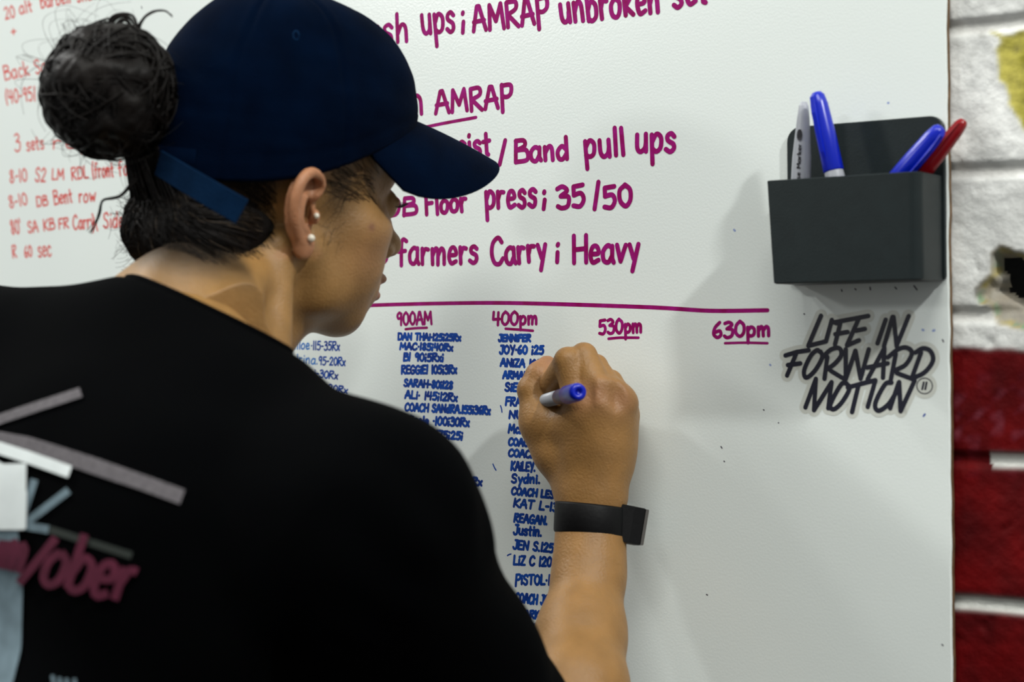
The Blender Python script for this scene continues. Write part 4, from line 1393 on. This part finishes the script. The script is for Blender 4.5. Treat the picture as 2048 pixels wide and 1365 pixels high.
Vt, Ft = tubes(big, [.0024, .0020, .0016, .0018, .0014, .0011, .0008, .0012, .0008], 5, .4)
link('curls', mesh_of('curls', Vt, Ft), M['hair'], bun)
Vt, Ft = tubes(tail, [.0010, .0008, .0006], 5, .4)
link('loose_lock', mesh_of('loose_lock', Vt, Ft), M['hair'], hairo)

# strands combed up from the nape and back from the temples
sv = BVHTree.FromPolygons([tuple(v) for v in np.concatenate([HV, GV]).tolist()], [tuple(q) for q in np.concatenate([HQ, GQ + len(HV)]).tolist()])


def onto(p, lift):
    hit = sv.find_nearest(Vector(p))
    q = np.array(hit[0]); n = np.array(hit[1])
    if n @ (q - np.array([0, -.01, .0])) < 0: n = -n
    return q + n * lift


gv = BVHTree.FromPolygons([tuple(v) for v in GV.tolist()], [tuple(q) for q in GQ.tolist()])
nape, fine = [], []
low = GV[(GV[:, 2] < .004) & (GV[:, 1] < -.035)]
for k in range(1500):
    st_ = low[RNG.randint(len(low))]
    en_ = np.array([st_[0] * .30 + RNG.uniform(-.008, .008), -.108, .034])
    mid_ = st_ * .55 + en_ * .45 + np.array([st_[0] * .35, -.022, -.012])
    lf_ = RNG.uniform(-.0002, .0024)
    P = []
    for i, p in enumerate(catmull([st_, mid_, en_], 7)):
        h_ = gv.find_nearest(Vector(p))
        P.append(np.array(h_[0]) + np.array(h_[1]) * (lf_ * min(1, .2 + i / 5) + .0014 * math.sin(i * 1.1 + k) * (k % 3 == 0)))
    (nape if k % 12 else fine).append(HS(np.array(P)))
wisp = []
for k in range(600):
    # short fine hairs along the hairline behind the ear and at the temple
    if k < 420:
        p0 = np.array([.066, -.040 + RNG.uniform(-.016, .008), -.045 + RNG.uniform(-.030, .060)]); d = np.array([.0, -.85, .45])
    elif k < 560:
        p0 = np.array([.066, RNG.uniform(.018, .060), .006 + RNG.uniform(-.004, .020)]); d = np.array([.0, -.9, .35])
    else:
        p0 = np.array([.066, .020 + RNG.uniform(-.006, .010), -.010 + RNG.uniform(-.020, .020)]); d = np.array([.0, -.25, -.9 + RNG.rand() * 1.4])
    L = RNG.uniform(.012, .030)
    w_ = RNG.normal(size=3) * .25
    P = [onto(p0 + (d + w_ * j / 6) * L * j / 6, .0004 + .0008 * j / 6) for j in range(7)]
    P = np.array(P)
    if k < 420 and ((P[:, 2] < -.046 + .045 * np.clip((P[:, 1] + .055) / .027, 0, 1) - .012).any() or (P[:, 1] > -.022).any()):
        continue
    wisp.append(HS(P))
hv0 = BVHTree.FromPolygons([tuple(v) for v in HS(HV).tolist()], [tuple(q) for q in HQ.tolist()])
rooted = []
for k in range(900):
    # hair growing on the nape and behind the ear, thinning out downwards
    q_ = RNG.uniform(0, 1)
    if k % 3:
        px_, py_ = 325 + 205 * q_, 470 + 62 * math.sin(min(1, q_ * 1.25) * 2.2) * RNG.uniform(0, 1) ** 1.2
    else:
        px_, py_ = RNG.uniform(492, 556), RNG.uniform(362, 500)
    h_ = hv0.ray_cast(Vector(CAM), Vector(ray(px_, py_)))
    if h_[0] is None:
        continue
    p0 = toH(np.array(h_[0]))
    d = np.array([-.5, -.55, .75]) + RNG.normal(size=3) * .22
    L = RNG.uniform(.014, .034)
    lf = RNG.uniform(.0001, .0016)
    P = []
    for j in range(7):
        g_ = hv0.find_nearest(Vector(HS(p0 + d * L * j / 6)))
        P.append(np.array(g_[0]) + np.array(g_[1]) * (.0001 + lf * j / 6))
    rooted.append(np.array(P))
fuzz = []
for k in range(160):
    q = onto(np.array([RNG.uniform(-.05, .05), -.10, RNG.uniform(-.085, .01)]), 0)
    o = (q - np.array([0, -.03, -.02])); o /= np.linalg.norm(o)
    t1 = np.cross(o, RNG.normal(size=3)); t1 /= np.linalg.norm(t1)
    th = np.linspace(0, 1, 9)
    fuzz.append(HS(q + o * (th * RNG.uniform(.004, .017))[:, None] + t1 * (np.sin(th * RNG.uniform(1, 4)) * RNG.uniform(.004, .012))[:, None]))
wd_ = wisp[0:400:2] + rooted[0::2]; wisp = wisp[1:400:2] + wisp[400:] + rooted[1::2]
Vt, Ft = tubes(nape + fuzz + wd_, [RNG.uniform(.00035, .0010) for _ in nape] + [RNG.uniform(.00010, .0002) for _ in fuzz] + [.00016] * len(wd_), 4, .7)
link('nape_strands', mesh_of('nape_strands', Vt, Ft), M['hair'], hairo)
Vt, Ft = tubes(wisp + fine, [RNG.uniform(.00006, .00013) for _ in wisp] + [.0003] * len(fine), 3, .4)
link('fine_hairs', mesh_of('fine_hairs', Vt, Ft), M['hairbrown'], hairo)

# ---- eyes
for s in (-1, 1):
    V, Fc = lathe([(.0001 + .0118 * math.sin(t), -.0118 * math.cos(t)) for t in np.linspace(.02, math.pi - .02, 16)], 24)
    fr = HM @ frame_z([0, .97, -.25])
    e = link('eye', mesh_of('eye', H(s * .032, .0785, 0) + V @ fr.T, Fc), M['eye'], person)
    V, Fc = lathe([(.0058, .0103), (.0040, .01135), (.0001, .0120)], 20)
    link('iris', mesh_of('iris', H(s * .032, .0785, 0) + V @ fr.T, Fc), M['iris'], e)
    lash = []
    for k in range(26):
        x_ = s * (.0205 + .024 * k / 25)
        p0 = np.array([x_, .0925 - .006 * abs((k - 9) / 16) ** 2 * 2, .0005])
        lash.append(HS(np.array([p0, p0 + [s * .001, .005, -.001], p0 + [s * .002 * (k / 25), .0095, .002]])))
    Vt, Ft = tubes(lash, [.00035] * len(lash), 3)
    link('eyelashes', mesh_of('eyelashes', Vt, Ft), M['hair'], e)

# ---- earrings
def ball(name, c, r, mat):
    V, Fc = lathe([(max(1e-5, r * math.sin(t)), -r * math.cos(t)) for t in np.linspace(0.01, math.pi - .01, 12)], 18)
    return link(name, mesh_of(name, c + V, Fc), mat, person)


hv_ = BVHTree.FromPolygons([tuple(v) for v in WHV.tolist()], [tuple(q) for q in HQ.tolist()])
for nm, px, r_ in (('earring', (618, 477), .0028), ('tragus_stud', (632, 432), .0020)):
    h_ = hv_.ray_cast(Vector(CAM), Vector(ray(*px)))
    ball(nm, np.array(h_[0]) + np.array(h_[1]) * r_ * .6, r_, M['pearl'])

# ---- wristband
wc = on(1181.5, 1041, .0475)
wz = on(1186, 960, .044) - on(1180, 1110, .052); wz /= np.linalg.norm(wz)
wx = CR - wz * (CR @ wz); wx /= np.linalg.norm(wx)
wy = np.cross(wz, wx)
Vb = []
nb = 64
for k in range(nb):
    a = 2 * math.pi * k / nb
    ca, sa = math.cos(a), math.sin(a)
    e_ = 0.0012 * math.sin(3 * a)
    for (ro, h) in ((0, .0108), (.0022, .0117), (.0030, .0100), (.0030, -.0100), (.0022, -.0117), (0, -.0108)):
        tw = -.0016 * ca
        Vb.append(wc + wx * ca * (.0254 + ro) + wy * sa * (.0254 + ro) + wz * (h + tw))
Fc = [tuple(i % len(Vb) for i in f) for f in grid_faces(nb + 1, 6, True)]
band = link('wristband', mesh_of('wristband', Vb, Fc), M['rubber'], person)
bm = bmesh.new()
tc_ = wx * .985 - wz * .13 + wy * .10; tc_ /= np.linalg.norm(tc_)      # the tracker's screen faces to the right
tz_ = wz - tc_ * (wz @ tc_); tz_ /= np.linalg.norm(tz_)
td_ = np.cross(tz_, tc_)
cx_ = wc + wx * .0215 - wz * .0014
rgs = []
for (h, sc) in ((-.0142, .95), (-.0137, 1), (.0137, 1), (.0142, .95)):
    rgs.append([bm.verts.new(cx_ + td_ * q[0] * sc + tc_ * q[1] * sc + tz_ * h) for q in ((-.0160, -.004), (-.0150, .008), (-.0122, .0165), (-.0105, .0178), (.0105, .0178), (.0122, .0165), (.0150, .008), (.0160, -.004))])
for i in range(3):
    for j in range(8):
        bm.faces.new((rgs[i][j], rgs[i][(j + 1) % 8], rgs[i + 1][(j + 1) % 8], rgs[i + 1][j]))
bm.faces.new(rgs[0]); bm.faces.new(rgs[-1])
trk = bm_obj('tracker_case', bm, M['rubber'], band, smooth=False)
bm = bmesh.new()
rgs = []
for (o_, sc) in ((.0176, 1.0), (.0196, 1.0), (.0201, .94)):
    rgs.append([bm.verts.new(cx_ + td_ * a * .0112 * sc + tc_ * o_ + tz_ * b * .0138 * sc) for a, b in ((-1, -1), (1, -1), (1, 1), (-1, 1))])
for i in range(2):
    for j in range(4):
        bm.faces.new((rgs[i][j], rgs[i][(j + 1) % 4], rgs[i + 1][(j + 1) % 4], rgs[i + 1][j]))
bm.faces.new(rgs[0]); bm.faces.new(rgs[-1])
bm_obj('tracker_screen', bm, M['steel'], band, smooth=False)

# ---- marker in the hand
pa_ = on(1050, 813, .0012); pb_ = on(1158, 784, .118)
u = (pb_ - pa_) / np.linalg.norm(pb_ - pa_)
pl_ = np.linalg.norm(pb_ - pa_)
fr = frame_z(u)
hp = empty('marker_pen', pa_, 'blue-ended white marker held in the writing hand', 'pen')
solid('barrel', [(.0020, .010), (.0044, .016), (.0053, .022), (.0056, pl_ * .72)], M['pengrey'], hp, pa_, fr)
solid('nib', [(.0006, 0), (.0018, .002), (.0018, .011)], M['blue'], hp, pa_, fr)
solid('printed_sleeve', [(.0056, pl_ * .66), (.0058, pl_ * .665), (.0058, pl_ * .90), (.0052, pl_ * .905)], M['penviolet'], hp, pa_, fr)
solid('end_cap', [(.0064, pl_ * .80), (.0070, pl_ * .81), (.0068, pl_ * .97), (.0056, pl_ * .997), (.0026, pl_ * 1.0), (.0020, pl_ * .985)], M['penblue'], hp, pa_, fr)
